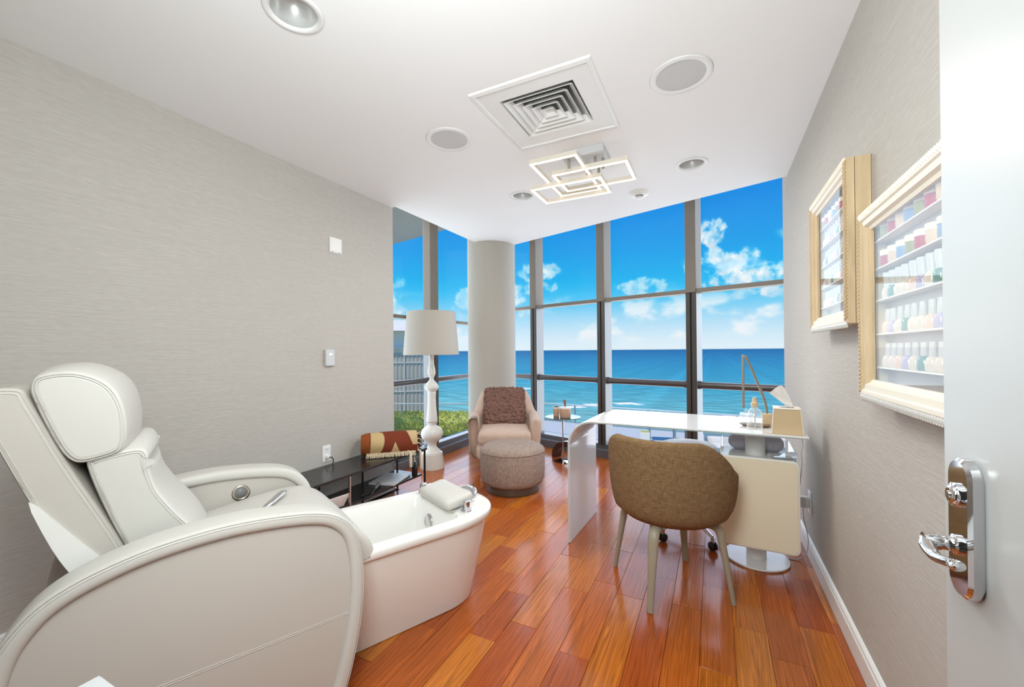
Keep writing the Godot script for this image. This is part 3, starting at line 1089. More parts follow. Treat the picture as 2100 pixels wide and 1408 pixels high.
	# the lighter flap low on the shell's side
	for sg in [1.0, -1.0]:
		var s := Shape.new()
		var tri := PackedVector2Array()
		for p in curve2([Vector2(-0.302, 0.822), Vector2(-0.235, 0.73), Vector2(-0.16, 0.622), Vector2(-0.13, 0.56), Vector2(-0.19, 0.54), Vector2(-0.222, 0.60), Vector2(-0.262, 0.69)], 3, true):
			tri.append(Vector2(-p.x, p.y))
		s.prism(tri, 0.006, Transform3D(Basis(Vector3(0, 0, 1), Vector3.UP, Vector3(-1, 0, 0)), Vector3(0.2275 if sg > 0 else -0.2215, 0, 0)), true, 0.002)
		part(c, "shell_flap", s, M["tub acrylic"])
	# --- base under the seat
	part(c, "base", boxed(sy(0.06, 0.2, 0), Vector3(0.50, 0.39, 0.66), 0.02), M["tub acrylic"])
	# --- foot bath
	var hull := func(hw: float, tip: float, front: float) -> PackedVector2Array:
		var o := PackedVector2Array()
		o.append(Vector2(hw, 0.41))
		for i in 25:
			var a := PI / 2 * i / 24.0
			o.append(Vector2(hw * pow(maxf(cos(a), 0.0), 0.72), front + (tip - front) * pow(sin(a), 0.95)))
		for i in range(23, -1, -1):
			var a := PI / 2 * i / 24.0
			o.append(Vector2(-hw * pow(maxf(cos(a), 0.0), 0.72), front + (tip - front) * pow(sin(a), 0.95)))
		o.append(Vector2(-hw, 0.41))
		return o
	var ctr := Vector2(0, 0.76)
	var N := 96
	var ring := func(poly: PackedVector2Array, y: float) -> Array:
		var o := []
		for p in star(poly, ctr, N):
			o.append(sy(p.y, y, p.x))
		return o
	var opening := func(w: float, a: float, b: float, r: float) -> PackedVector2Array:
		var o := PackedVector2Array()
		for p in rounded_rect(w * 2, b - a, r, 6):
			o.append(p + Vector2(0, (a + b) / 2))
		return o
	var tub := Shape.new()
	tub.skin([ring.call(hull.call(0.155, 1.150, 0.95), 0.004), ring.call(hull.call(0.185, 1.172, 0.94), 0.12), ring.call(hull.call(0.225, 1.20, 0.93), 0.28), ring.call(hull.call(0.250, 1.225, 0.92), 0.404)], true, true)
	tub.skin([ring.call(hull.call(0.250, 1.225, 0.92), 0.404), ring.call(hull.call(0.262, 1.240, 0.92), 0.404)], true, false)
	tub.skin([ring.call(hull.call(0.262, 1.240, 0.92), 0.404), ring.call(hull.call(0.267, 1.245, 0.92), 0.410), ring.call(hull.call(0.267, 1.245, 0.92), 0.432), ring.call(hull.call(0.262, 1.240, 0.92), 0.440), ring.call(hull.call(0.25, 1.228, 0.91), 0.441)], true, true)
	tub.skin([ring.call(hull.call(0.25, 1.228, 0.91), 0.441), ring.call(opening.call(0.212, 0.47, 1.005, 0.05), 0.441)], true, false)
	tub.skin([ring.call(opening.call(0.212, 0.47, 1.005, 0.05), 0.441), ring.call(opening.call(0.206, 0.476, 0.999, 0.048), 0.434), ring.call(opening.call(0.19, 0.49, 0.975, 0.045), 0.28), ring.call(opening.call(0.175, 0.50, 0.955, 0.05), 0.15), ring.call(opening.call(0.15, 0.53, 0.93, 0.05), 0.128)], true, true)
	tub.fan(ring.call(opening.call(0.15, 0.53, 0.93, 0.05), 0.128), false)
	tub.fan(ring.call(hull.call(0.155, 1.150, 0.95), 0.004), true)
	var bath := part(c, "foot_bath", tub, M["tub acrylic"], Vector3.ZERO, "white acrylic foot bath with a rounded front")
	# jet on the inner front wall, facing back
	var Zb := Basis(Vector3.RIGHT, Vector3.BACK, Vector3.DOWN)
	part(bath, "water_jet", turned([[0.0, 0.012], [0.022, 0.012], [0.026, 0.016], [0.036, 0.012], [0.040, 0.004], [0.040, -0.012], [0.0, -0.012]], 32, sy(0.987, 0.335, -0.075), Zb, [1, 4, 5]), M["chrome"])
	# foot cushion, its bar, two knobs and the spout on the front deck
	var tilt := Basis(Vector3.RIGHT, deg_to_rad(9.0))
	part(bath, "foot_cushion", softbox(sy(1.045, 0.478, -0.015), Vector3(0.305, 0.048, 0.155), 0.02, 8, Vector3(0, 0.008, 0), tilt), le)
	part(bath, "cushion_bar", boxed(sy(1.0, 0.447, -0.01), Vector3(0.31, 0.012, 0.02), 0.002), M["soft chrome"])
	for q in [[1.02, -0.203], [1.06, 0.162]]:
		var kb := part(bath, "tap", turned([[0.0, 0.0], [0.025, 0.0], [0.026, 0.004], [0.024, 0.009], [0.018, 0.010], [0.018, 0.046], [0.016, 0.050], [0.0, 0.050]], 28, sy(q[0], 0.441, q[1]), Basis.IDENTITY, [1, 4, 5]), M["chrome"])
		part(kb, "tap_lever", piped([sy(q[0] + 0.005, 0.475, q[1]), sy(q[0] + 0.046, 0.478, q[1] - 0.006)], 0.0034, 8), M["chrome"])
	var arc := []
	for i in 9:
		var a := PI * (0.08 + 0.84 * i / 8.0)
		arc.append(sy(1.165 + 0.045 * sin(a), 0.447 + 0.022 * sin(a), -0.03 - 0.075 * cos(a)))
	part(bath, "spout", piped(arc, [0.006, 0.012, 0.016, 0.018, 0.018, 0.018, 0.016, 0.012, 0.006], 14, 0.62), M["chrome"])
	# --- hand control lying on the seat with its cord
	var hand := Node3D.new()
	hand.name = "hand_control"
	c.add_child(hand)
	part(hand, "grip", piped(curve([sy(0.24, 0.603, 0.01), sy(0.28, 0.612, -0.035), sy(0.325, 0.622, -0.09), sy(0.345, 0.620, -0.118)], 5), [0.004, 0.007, 0.010, 0.012, 0.013, 0.014, 0.014, 0.014, 0.015, 0.015, 0.015, 0.014, 0.013, 0.011, 0.008, 0.004], 12, 0.6), M["chrome"])
	part(hand, "cord", piped(curve([sy(0.242, 0.603, 0.008), sy(0.20, 0.600, -0.02), sy(0.15, 0.592, -0.035), sy(0.10, 0.586, -0.03), sy(0.06, 0.58, -0.02)], 5), 0.0035, 8), M["black plastic"])

func _inset(poly: PackedVector2Array, d: float) -> PackedVector2Array:
	var o := Geometry2D.offset_polygon(poly, -d, Geometry2D.JOIN_ROUND)
	return o[0] if o.size() else poly

# ------------------------------------------------------------------ along the left wall
func left_side() -> void:
	# low black console with two shelves
	var b := thing("console_bench", "low black console with two shelves along the grey wall", "bench", Vector3(-2.345, 0, -2.0))
	part(b, "top_shelf", boxed(Vector3(0, 0.381, 0), Vector3(0.33, 0.018, 1.62), 0.002), M["black lacquer"])
	part(b, "lower_shelf", boxed(Vector3(-0.025, 0.16, 0), Vector3(0.28, 0.016, 1.60), 0.002), M["black lacquer"])
	for z in [-0.795, -0.40, 0.0, 0.40, 0.795]:
		for x in [-0.15, 0.148]:
			if (z == -0.40 or z == 0.40) and x > 0:
				continue
			part(b, "leg", boxed(Vector3(x, 0.186, z), Vector3(0.014, 0.372, 0.014), 0.002), M["soft chrome"] if (z == 0.0 and x > 0) else M["black lacquer"])
	# rolled blanket
	var r := 0.09
	var bl := thing("rolled_blanket", "rolled rust and cream patterned blanket with fringe on the black console", "blanket", Vector3(-2.31, 0.390, -2.50), -46.0)
	var im := Image.create(256, 256, false, Image.FORMAT_RGB8)
	var wv := noise(91, 0.3, 2)
	for y in 256:
		for x in 256:
			# y runs along the roll, x round it; up climbs the visible side from the shelf to the crown
			var v := y / 256.0
			var up := fposmod(x / 256.0 - 0.60, 1.0) / 0.46
			var col := Color8(126, 62, 44)
			if v < 0.15:
				col = Color8(150, 82, 46)
			if v > 0.15 + 0.02 * sin(up * 3.0) and v < (0.31 + 0.10 * sin(up * 3.1) if up < 0.82 else 0.34 - (up - 0.82) * 0.3):
				col = Color8(204, 176, 130)
			if up > 0.0 and up < 0.42 and absf(v - 0.60) < (0.42 - up) * 0.24:
				col = Color8(206, 182, 138)
			if v > 0.76 and up > 0.30 and v > 0.76 + (1.0 - up) * 0.22:
				col = Color8(204, 178, 136)
			var k := 1.0 + wv.get_noise_2d(x, y) * 0.12
			im.set_pixel(x, y, Color(col.r * k, col.g * k, col.b * k))
	var m := mat("blanket weave", Color.WHITE, 0.9, 0.0, 0.2)
	m.albedo_texture = ImageTexture.create_from_image(im)
	var rows := []
	for i in 17:
		var row := []
		var z := 0.21 - 0.42 * i / 16.0
		var f := 1.0 - 0.16 * pow(maxf(0.0, 1.0 - i / 2.5), 2.0)
		for j in 40:
			var a := TAU * j / 40.0 + PI * 0.5
			var rr := r * f * (1.0 + 0.03 * sin(a * 3.0 + i * 0.3))
			row.append(Vector3(cos(a) * rr, maxf(r + sin(a) * rr * 0.97, 0.002), z))
		rows.append(row)
	var s := Shape.new()
	s.skin(rows, true, true)
	s.fan(rows[0], true)
	part(bl, "roll", s, m)
	# the coiled end with its tufts
	var coil := Shape.new()
	var pts := []
	for i in 90:
		var a := i * 0.28
		var rr := 0.012 + 0.066 * i / 90.0
		pts.append(Vector3(cos(a) * rr, r + sin(a) * rr, -0.206))
	coil.tube(pts, 0.007, 6)
	part(bl, "coiled_end", coil, M["fringe cream"])
	var rng := RandomNumberGenerator.new()
	rng.seed = 12
	for q in [["fringe dark", 70], ["fringe cream", 34]]:
		var tuft := Shape.new()
		for i in q[1]:
			var a := rng.randf() * TAU
			var rr := sqrt(rng.randf()) * 0.072
			var p := Vector3(cos(a) * rr, r + sin(a) * rr, -0.205)
			var e := p + Vector3(rng.randf_range(-0.022, 0.022), rng.randf_range(-0.03, 0.012), -rng.randf_range(0.015, 0.05))
			tuft.tube([p, p.lerp(e, 0.6) + Vector3(0, 0.006, 0), e], [0.0055, 0.0045, 0.001], 5)
		part(bl, "tuft", tuft, M[q[0]]).set_meta("kind", "stuff")
	var fr := Shape.new()
	for i in 150:
		var z := 0.17 - 0.36 * i / 149.0
		var x0 := 0.045 + rng.randf_range(-0.004, 0.006)
		fr.tube([Vector3(x0, 0.030, z), Vector3(x0 + 0.03, 0.026 + rng.randf() * 0.006, z - 0.004), Vector3(x0 + 0.05 + rng.randf() * 0.018, 0.004, z + rng.randf_range(-0.016, 0.008))], [0.003, 0.003, 0.0012], 4)
	part(bl, "fringe", fr, M["fringe cream"]).set_meta("kind", "stuff")
	for q in [[0.085, -0.155, 0.085], [0.062, -0.235, 0.105]]:
		var ta := Shape.new()
		for i in 22:
			var a := rng.randf() * TAU
			var d := Vector3(cos(a), 0, sin(a)) * 0.009
			ta.tube([Vector3(q[0] - 0.03, 0.045, q[1] + 0.03), Vector3(q[0] + 0.012, 0.02, q[1]) + d * 0.7, Vector3(q[0] + 0.03, -0.02, q[1]) + d, Vector3(q[0] + 0.032, -q[2], q[1]) + d], [0.003, 0.003, 0.003, 0.0015], 4)
		part(bl, "tassel", ta, M["fringe cream"])
	# on the lower shelf: magazines, a hair tool and a brush
	var ly := 0.168
	var mg := thing("magazine", "open magazine lying on the lower console shelf beside the hair tool", "magazine", Vector3(-2.35, ly, -2.55), 14.0)
	part(mg, "pages", boxed(Vector3(0, 0.006, 0), Vector3(0.215, 0.010, 0.28), 0.003), M["tissue"])
	part(mg, "cover", boxed(Vector3(0.0, 0.0125, 0.0), Vector3(0.22, 0.002, 0.285), 0.0006), M["light grey"])
	mg = thing("magazine", "magazine with red and grey cover on the lower console shelf", "magazine", Vector3(-2.36, ly, -1.87), -8.0)
	part(mg, "pages", boxed(Vector3(0, 0.005, 0), Vector3(0.21, 0.009, 0.275), 0.003), M["tissue"])
	part(mg, "cover", boxed(Vector3(0, 0.0105, 0), Vector3(0.215, 0.002, 0.28), 0.0006), magazine_cover())
	var leaf := Shape.new()
	rows = []
	for i in 9:
		var f := i / 8.0
		var row := []
		for k in 2:
			row.append(Vector3(0.11 + 0.015 * sin(f * 2.2) + 0.02 * f, 0.008 + 0.085 * sin(f * 1.35), -0.13 + 0.25 * k) + Vector3(0.0, 0.0, -0.03 * f))
		rows.append(row)
	leaf.skin(rows, false, true)
	part(mg, "turned_page", leaf, M["tissue"])
	var tool := thing("hair_tool", "black hair styling iron with a coiled cord on the lower console shelf", "hair tool", Vector3(-2.27, ly, -2.30), -60.0)
	part(tool, "barrel", piped([Vector3(-0.115, 0.018, 0), Vector3(-0.06, 0.016, 0), Vector3(0.0, 0.015, 0.0)], [0.016, 0.013, 0.011], 12, 0.8), M["plastic grey"])
	part(tool, "grip", piped([Vector3(0.0, 0.015, 0), Vector3(0.07, 0.014, 0), Vector3(0.12, 0.013, 0.0)], [0.012, 0.013, 0.010], 12), M["black plastic"])
	var cord := []
	for i in 60:
		var a := i * 0.33
		cord.append(Vector3(0.135 + 0.035 * cos(a) + i * 0.0004, 0.008 + 0.002 * (i % 7), 0.02 + 0.030 * sin(a)))
	cord.push_front(Vector3(0.118, 0.013, 0.0))
	part(tool, "cord", piped(cord, 0.0032, 6), M["black plastic"])
	var ad := thing("power_adapter", "black ribbed power plug hanging at the end of the console", "plug", Vector3(-2.225, ly, -2.70), 20.0)
	part(ad, "body", softbox(Vector3(0, 0.045, 0), Vector3(0.042, 0.088, 0.042), 0.01, 5), M["black plastic"])
	for i in 4:
		part(ad, "rib", boxed(Vector3(0, 0.096 + 0.009 * i, 0), Vector3(0.036 - i * 0.003, 0.005, 0.036 - i * 0.003), 0.001), M["black plastic"])
	part(ad, "cord", piped(curve([Vector3(0, 0.092, 0), Vector3(0, 0.15, 0), Vector3(-0.03, 0.215, -0.02), Vector3(-0.10, 0.2165, -0.08), Vector3(-0.17, 0.2165, -0.05)], 5), 0.005, 8), M["plate white"])

	# plates on the wall
	var o := thing("wall_outlet", "white wall outlet with a plugged cord above the black console", "outlet", Vector3(WALL_L, 0.470, -2.086))
	part(o, "plate", boxed(Vector3(0.003, 0, 0), Vector3(0.006, 0.115, 0.07), 0.002), M["plate white"])
	for y in [0.026, -0.026]:
		var k := part(o, "socket", boxed(Vector3(0.0065, y, 0), Vector3(0.003, 0.034, 0.034), 0.001), M["trim white"])
		for z in [-0.007, 0.007]:
			part(k, "slot", boxed(Vector3(0.0082, y + 0.004, z), Vector3(0.0006, 0.009, 0.0025)), M["groove black"])
	part(o, "plug", softbox(Vector3(0.018, -0.026, 0), Vector3(0.022, 0.024, 0.024), 0.006, 4), M["plate white"])
	part(o, "cord", piped(curve([Vector3(0.028, -0.026, 0), Vector3(0.045, -0.028, -0.012), Vector3(0.04, -0.055, -0.028), Vector3(0.028, -0.077, -0.03)], 5), 0.003, 8), M["black plastic"])
	o = thing("thermostat", "small light grey thermostat with a lit display on the grey wall", "thermostat", Vector3(WALL_L, 1.159, -2.11))
	part(o, "body", boxed(Vector3(0.012, 0, 0), Vector3(0.024, 0.12, 0.078), 0.004), M["light grey"])
	var lit := mat("display glow", rgb8(240, 242, 242), 0.3)
	lit.emission_enabled = true
	lit.emission = rgb8(240, 242, 242)
	lit.emission_energy_multiplier = 0.5
	part(o, "display", boxed(Vector3(0.0245, 0.026, 0), Vector3(0.001, 0.014, 0.024)), lit)
	o = thing("blank_plate", "square white cover plate high on the grey wall", "cover plate", Vector3(WALL_L, 1.991, -2.178))
	part(o, "plate", boxed(Vector3(0.003, 0, 0), Vector3(0.006, 0.112, 0.108), 0.002), M["plate white"])
	part(o, "cover", boxed(Vector3(0.007, 0, 0), Vector3(0.003, 0.094, 0.09), 0.0015), M["plate white"])
	for z in [-0.03, 0.03]:
		part(o, "notch", boxed(Vector3(0.0076, -0.05, z), Vector3(0.001, 0.004, 0.01)), M["plastic grey"])

	# floor lamp
	var lamp := thing("floor_lamp", "tall white turned floor lamp with a tapered linen shade", "lamp", Vector3(-2.63, 0, -3.47))
	part(lamp, "base", turned([[0.0, 0.001], [0.127, 0.001], [0.127, 0.006], [0.108, 0.150], [0.104, 0.158], [0.0, 0.162]], 40, Vector3.ZERO, Basis.IDENTITY, [1, 3, 4]), M["lamp white"])
	var prof := []
	var raw := [Vector2(0.098, 0.160), Vector2(0.070, 0.185), Vector2(0.049, 0.215), Vector2(0.047, 0.240), Vector2(0.062, 0.268), Vector2(0.098, 0.305), Vector2(0.112, 0.350), Vector2(0.098, 0.395), Vector2(0.060, 0.425), Vector2(0.042, 0.440), Vector2(0.050, 0.456), Vector2(0.056, 0.470)]
	for p in curve2(raw, 4):
		prof.append([p.x, p.y])
	part(lamp, "stem", turned(prof, 40), M["lamp white"])
	prof = []
	for p in curve2([Vector2(0.053, 0.472), Vector2(0.056, 0.490), Vector2(0.050, 0.56), Vector2(0.043, 0.65), Vector2(0.040, 0.72), Vector2(0.043, 0.770), Vector2(0.040, 0.778), Vector2(0.044, 0.790), Vector2(0.062, 0.808), Vector2(0.071, 0.830), Vector2(0.060, 0.862), Vector2(0.032, 0.893), Vector2(0.021, 0.915), Vector2(0.029, 0.940), Vector2(0.040, 0.970), Vector2(0.036, 1.02), Vector2(0.026, 1.08), Vector2(0.024, 1.20), Vector2(0.012, 1.21)], 4):
		prof.append([p.x, p.y])
	part(lamp, "stem", turned(prof, 40), M["lamp white"])
	part(lamp, "bulb_holder", turned([[0.012, 1.20], [0.012, 1.30], [0.02, 1.31], [0.02, 1.36], [0.0, 1.37]], 20), M["soft chrome"])
	part(lamp, "shade", turned([[0.283, 1.163], [0.284, 1.165], [0.247, 1.604], [0.245, 1.606], [0.243, 1.604], [0.280, 1.165], [0.283, 1.163]], 56, Vector3.ZERO, Basis.IDENTITY, [1, 2, 4, 5]), M["linen shade"])
	for q in [[0.283, 1.167], [0.246, 1.602]]:
		var hoop := []
		for i in 49:
			hoop.append(Vector3(cos(TAU * i / 48) * q[0], q[1], sin(TAU * i / 48) * q[0]))
		part(lamp, "shade_rim", piped(hoop, 0.0028, 6), M["linen shade"])

func magazine_cover() -> StandardMaterial3D:
	var im := Image.create(64, 64, false, Image.FORMAT_RGB8)
	var n := noise(95, 0.06, 3)
	for y in 64:
		for x in 64:
			var k := n.get_noise_2d(x, y)
			var c := Color8(214, 206, 200) if k > -0.05 else Color8(96, 84, 84)
			if x > 40 and y < 26 and k > -0.2:
				c = Color8(170, 60, 64)
			im.set_pixel(x, y, c)
	var m := mat("magazine print", Color.WHITE, 0.35)
	m.albedo_texture = ImageTexture.create_from_image(im)
	triplanar(m, 3.0)
	return m

# ------------------------------------------------------------------ seats
# an upholstered wall bent to a U: a, b half axes of the curved back, arm the straight reach to the front; h(f) the height, f = 0 at the middle of the back, 1 at the arm ends
func u_shell(a: float, b: float, arm: float, thick: float, low: float, narrow: float, h: Callable, n := 44, belly := 0.35) -> Shape:
	var s := Shape.new()
	var rows := []
	var arc := PI * (a + b) / 2.0
	var total := arc + 2.0 * arm
	for i in n + 1:
		var d := -total / 2.0 + total * i / n
		var p: Vector2
		var nr: Vector2
		if absf(d) <= arc / 2.0:
			var t := d / (arc / 2.0) * PI / 2.0
			p = Vector2(sin(t) * a, cos(t) * b)
			nr = Vector2(sin(t) / a, cos(t) / b).normalized()
		else:
			p = Vector2(signf(d) * a, -(absf(d) - arc / 2.0))
			nr = Vector2(signf(d), 0)
		var top: float = h.call(absf(d) / (total / 2.0))
		var row := []
		var m := 10
		for k in m + 1:      # outside, upwards
			var f := float(k) / m
			var y := lerpf(low, top - thick * 0.5, f)
			var sc := lerpf(narrow, 1.0, pow(sin(f * PI / 2.0), belly))
			row.append(Vector3(p.x * sc, y, p.y * sc))
		for k in range(1, 6):   # over the rounded top
			var g := PI * k / 6.0
			var q := p - nr * thick * 0.5 * (1.0 - cos(g))
			row.append(Vector3(q.x, top - thick * 0.5 + sin(g) * thick * 0.5, q.y))
		for k in m + 1:      # inside, downwards
			var f := 1.0 - float(k) / m
			var y := lerpf(low, top - thick * 0.5, f)
			var sc := lerpf(narrow, 1.0, pow(sin(f * PI / 2.0), belly))
			var q := p - nr * thick
			row.append(Vector3(q.x * sc, y, q.y * sc))
		rows.append(row)
	# round the arm ends off
	for e in [0, n]:
		var ring: Array = rows[e]
		var c := Vector3.ZERO
		for p in ring:
			c += p
		c /= ring.size()
		var sets := []
		for k in range(1, 5):
			var g := PI / 2.0 * k / 4.0
			var r2 := []
			for p in ring:
				var q: Vector3 = p
				q = Vector3(lerpf(c.x, q.x, 0.35 + 0.65 * cos(g)), lerpf(q.y, c.y, (1.0 - cos(g)) * 0.10), q.z - sin(g) * thick * 0.45)
				r2.append(q)
			sets.append(r2)
		if e == 0:
			for r2 in sets:
				rows.push_front(r2)
		else:
			for r2 in sets:
				rows.push_back(r2)
			break
	s.skin(rows, true, true, true, true)
	return s

func seats() -> void:
	# --- armchair in front of the column, facing the door
	var c := thing("armchair", "beige velvet tub armchair in front of the round column", "armchair", Vector3(-1.985, 0, -3.86), 207.0)
	var hf := func(f: float) -> float: return lerpf(0.785, 0.565, smoothstep(0.30, 0.56, f)) - 0.03 * smoothstep(0.6, 1.0, f)
	part(c, "tub_back", u_shell(0.365, 0.35, 0.24, 0.105, 0.13, 0.84, hf, 52, 0.5), M["velvet beige"])
	part(c, "seat_base", softbox(Vector3(0, 0.205, -0.03), Vector3(0.56, 0.16, 0.60), 0.05, 7), M["velvet beige"])
	part(c, "seat_cushion", softbox(Vector3(0, 0.345, -0.07), Vector3(0.525, 0.15, 0.58), 0.055, 9, Vector3(0, 0.018, 0.012)), M["velvet beige"])
	for x in [-0.22, 0.22]:
		for z in [-0.24, 0.22]:
			part(c, "leg", turned([[0.0, 0.001], [0.016, 0.001], [0.024, 0.135], [0.0, 0.135]], 16, Vector3(x, 0, z), Basis.IDENTITY, [1, 2]), M["soft chrome"])
	var wool := noise(101, 27.0, 1, FastNoiseLite.TYPE_CELLULAR)
	wool.cellular_return_type = FastNoiseLite.RETURN_DISTANCE
	var lumps := func(p: Vector3) -> Vector3:
		var k := wool.get_noise_3d(p.x * 1.25 + p.y * 0.6, p.y * 1.5 - p.x * 0.5, p.z * 2.0)
		return p + Vector3(p.x * 0.25, p.y * 0.25, p.z * 2.2).normalized() * (0.020 - 0.075 * pow(clampf((k + 1.0) * 0.85, 0.0, 1.0), 1.6))
	var pil := Shape.new()
	pil.soft(Vector3.ZERO, Vector3(0.43, 0.40, 0.13), 0.05, 46, Vector3(0, 0, 0.022), Basis.IDENTITY, lumps)
	var pl := one("throw_pillow", pil, M["shaggy mauve"], "shaggy mauve brown square pillow propped on the beige armchair", "pillow")
	pl.transform = c.transform * Transform3D(Basis(Vector3.RIGHT, deg_to_rad(14.0)), Vector3(0.0, 0.60, 0.105))
	# --- ottoman
	c = thing("ottoman", "round taupe tweed ottoman on a dark plinth before the armchair", "ottoman", Vector3(-1.59, 0, -3.235))
	part(c, "plinth", turned([[0.0, 0.001], [0.226, 0.001], [0.230, 0.008], [0.230, 0.066], [0.0, 0.066]], 48, Vector3.ZERO, Basis.IDENTITY, [1, 2, 3]), M["plinth dark"])
	part(c, "body", turned([[0.0, 0.064], [0.232, 0.064], [0.262, 0.078], [0.277, 0.115], [0.281, 0.20], [0.281, 0.325], [0.277, 0.345]], 56), M["tweed taupe"])
	part(c, "piping", _hoop(0.2795, 0.343, 0.0045), M["tweed taupe"])
	part(c, "cushion_top", turned([[0.278, 0.342], [0.272, 0.362], [0.245, 0.380], [0.18, 0.391], [0.09, 0.391], [0.035, 0.384], [0.012, 0.374], [0.0, 0.371]], 56), M["tweed taupe"])
	part(c, "button", turned([[0.0, 0.381], [0.010, 0.379], [0.014, 0.374], [0.012, 0.370]], 18), M["tweed taupe"])
	# --- the brown chair at the desk
	c = thing("desk_chair", "brown tweed barrel chair with splayed taupe legs before the desk", "chair", Vector3(-0.216, 0, -2.255), -11.3)
	var hb := func(f: float) -> float: return lerpf(0.778, 0.60, smoothstep(0.36, 1.05, f))
	part(c, "barrel_back", u_shell(0.304, 0.285, 0.10, 0.05, 0.366, 0.74, hb, 52, 0.30), M["tweed brown"])
	var under := []
	for q in [[0.0, 0.352], [0.10, 0.353], [0.17, 0.358], [0.205, 0.372], [0.215, 0.40], [0.20, 0.42], [0.0, 0.42]]:
		under.append(q)
	var pan := Shape.new()
	pan.lathe(Vector3.ZERO, under, 40, Basis.from_scale(Vector3(1.0, 1.0, 0.98)))
	part(c, "seat_pan", pan, M["tweed brown"], Vector3(0, 0, -0.03))
	part(c, "seat_cushion", softbox(Vector3(0, 0.44, -0.05), Vector3(0.44, 0.075, 0.44), 0.035, 8, Vector3(0, 0.015, 0)), M["tweed brown"])
	for k in 4:
		# legs at the back, the front and both sides
		var d := Vector3(sin(PI / 2 * k), 0, cos(PI / 2 * k))
		var p := curve([d * 0.085 + Vector3(0, 0.350, 0), d * 0.177 + Vector3(0, 0.352, 0), d * 0.230 + Vector3(0, 0.335, 0), d * 0.249 + Vector3(0, 0.26, 0), d * 0.274 + Vector3(0, 0.12, 0), d * 0.294 + Vector3(0, 0.001, 0)], 4)
		var rad := []
		for i in p.size():
			var f := float(i) / (p.size() - 1)
			rad.append(lerpf(0.026, 0.0155, smoothstep(0.4, 1.0, f)) if f > 0.15 else lerpf(0.016, 0.026, f / 0.15))
		part(c, "leg", piped(p, rad, 14, 0.72), M["leg taupe"])
	# --- white stool on castors behind the desk
	c = thing("rolling_stool", "white round stool on castors behind the desk", "stool", Vector3(-0.158, 0, -2.925), 0.0)
	part(c, "seat", turned([[0.0, 0.50], [0.15, 0.50], [0.168, 0.508], [0.172, 0.53], [0.172, 0.565], [0.166, 0.580], [0.15, 0.586], [0.0, 0.589]], 48, Vector3.ZERO, Basis.IDENTITY, [1]), M["white leather"])
	part(c, "seat_piping", _hoop(0.170, 0.568, 0.003), M["seam thread"])
	part(c, "column", turned([[0.0, 0.11], [0.026, 0.11], [0.026, 0.34], [0.014, 0.345], [0.014, 0.50], [0.0, 0.50]], 24, Vector3.ZERO, Basis.IDENTITY, [1, 2, 3, 4]), M["chrome"])
	for i in 5:
		var a := deg_to_rad(90.0 + 36.0 + 72.0 * i)
		var d := Vector3(cos(a), 0, sin(a))
		var lg := part(c, "leg", piped([d * 0.02 + Vector3(0, 0.115, 0), d * 0.13 + Vector3(0, 0.105, 0), d * 0.238 + Vector3(0, 0.078, 0)], [0.017, 0.014, 0.010], 10), M["chrome"])
		part(lg, "castor_fork", turned([[0.0, 0.046], [0.012, 0.046], [0.012, 0.08], [0.0, 0.08]], 12, d * 0.238, Basis.IDENTITY, [1, 2]), M["chrome"])
		var ax := d.cross(Vector3.UP)
		for sg in [-1.0, 1.0]:
			part(lg, "castor_wheel", turned([[0.0, -0.007], [0.022, -0.007], [0.0255, -0.004], [0.0255, 0.004], [0.022, 0.007], [0.0, 0.007]], 20, d * 0.238 + Vector3(0, 0.027, 0) + ax * 0.011 * sg, Basis(d, ax, d.cross(ax))), M["black plastic"])

func _hoop(r: float, y: float, thick: float) -> Shape:
	var pts := []
	for i in 49:
		pts.append(Vector3(cos(TAU * i / 48) * r, y, sin(TAU * i / 48) * r))
	return piped(pts, thick, 6)

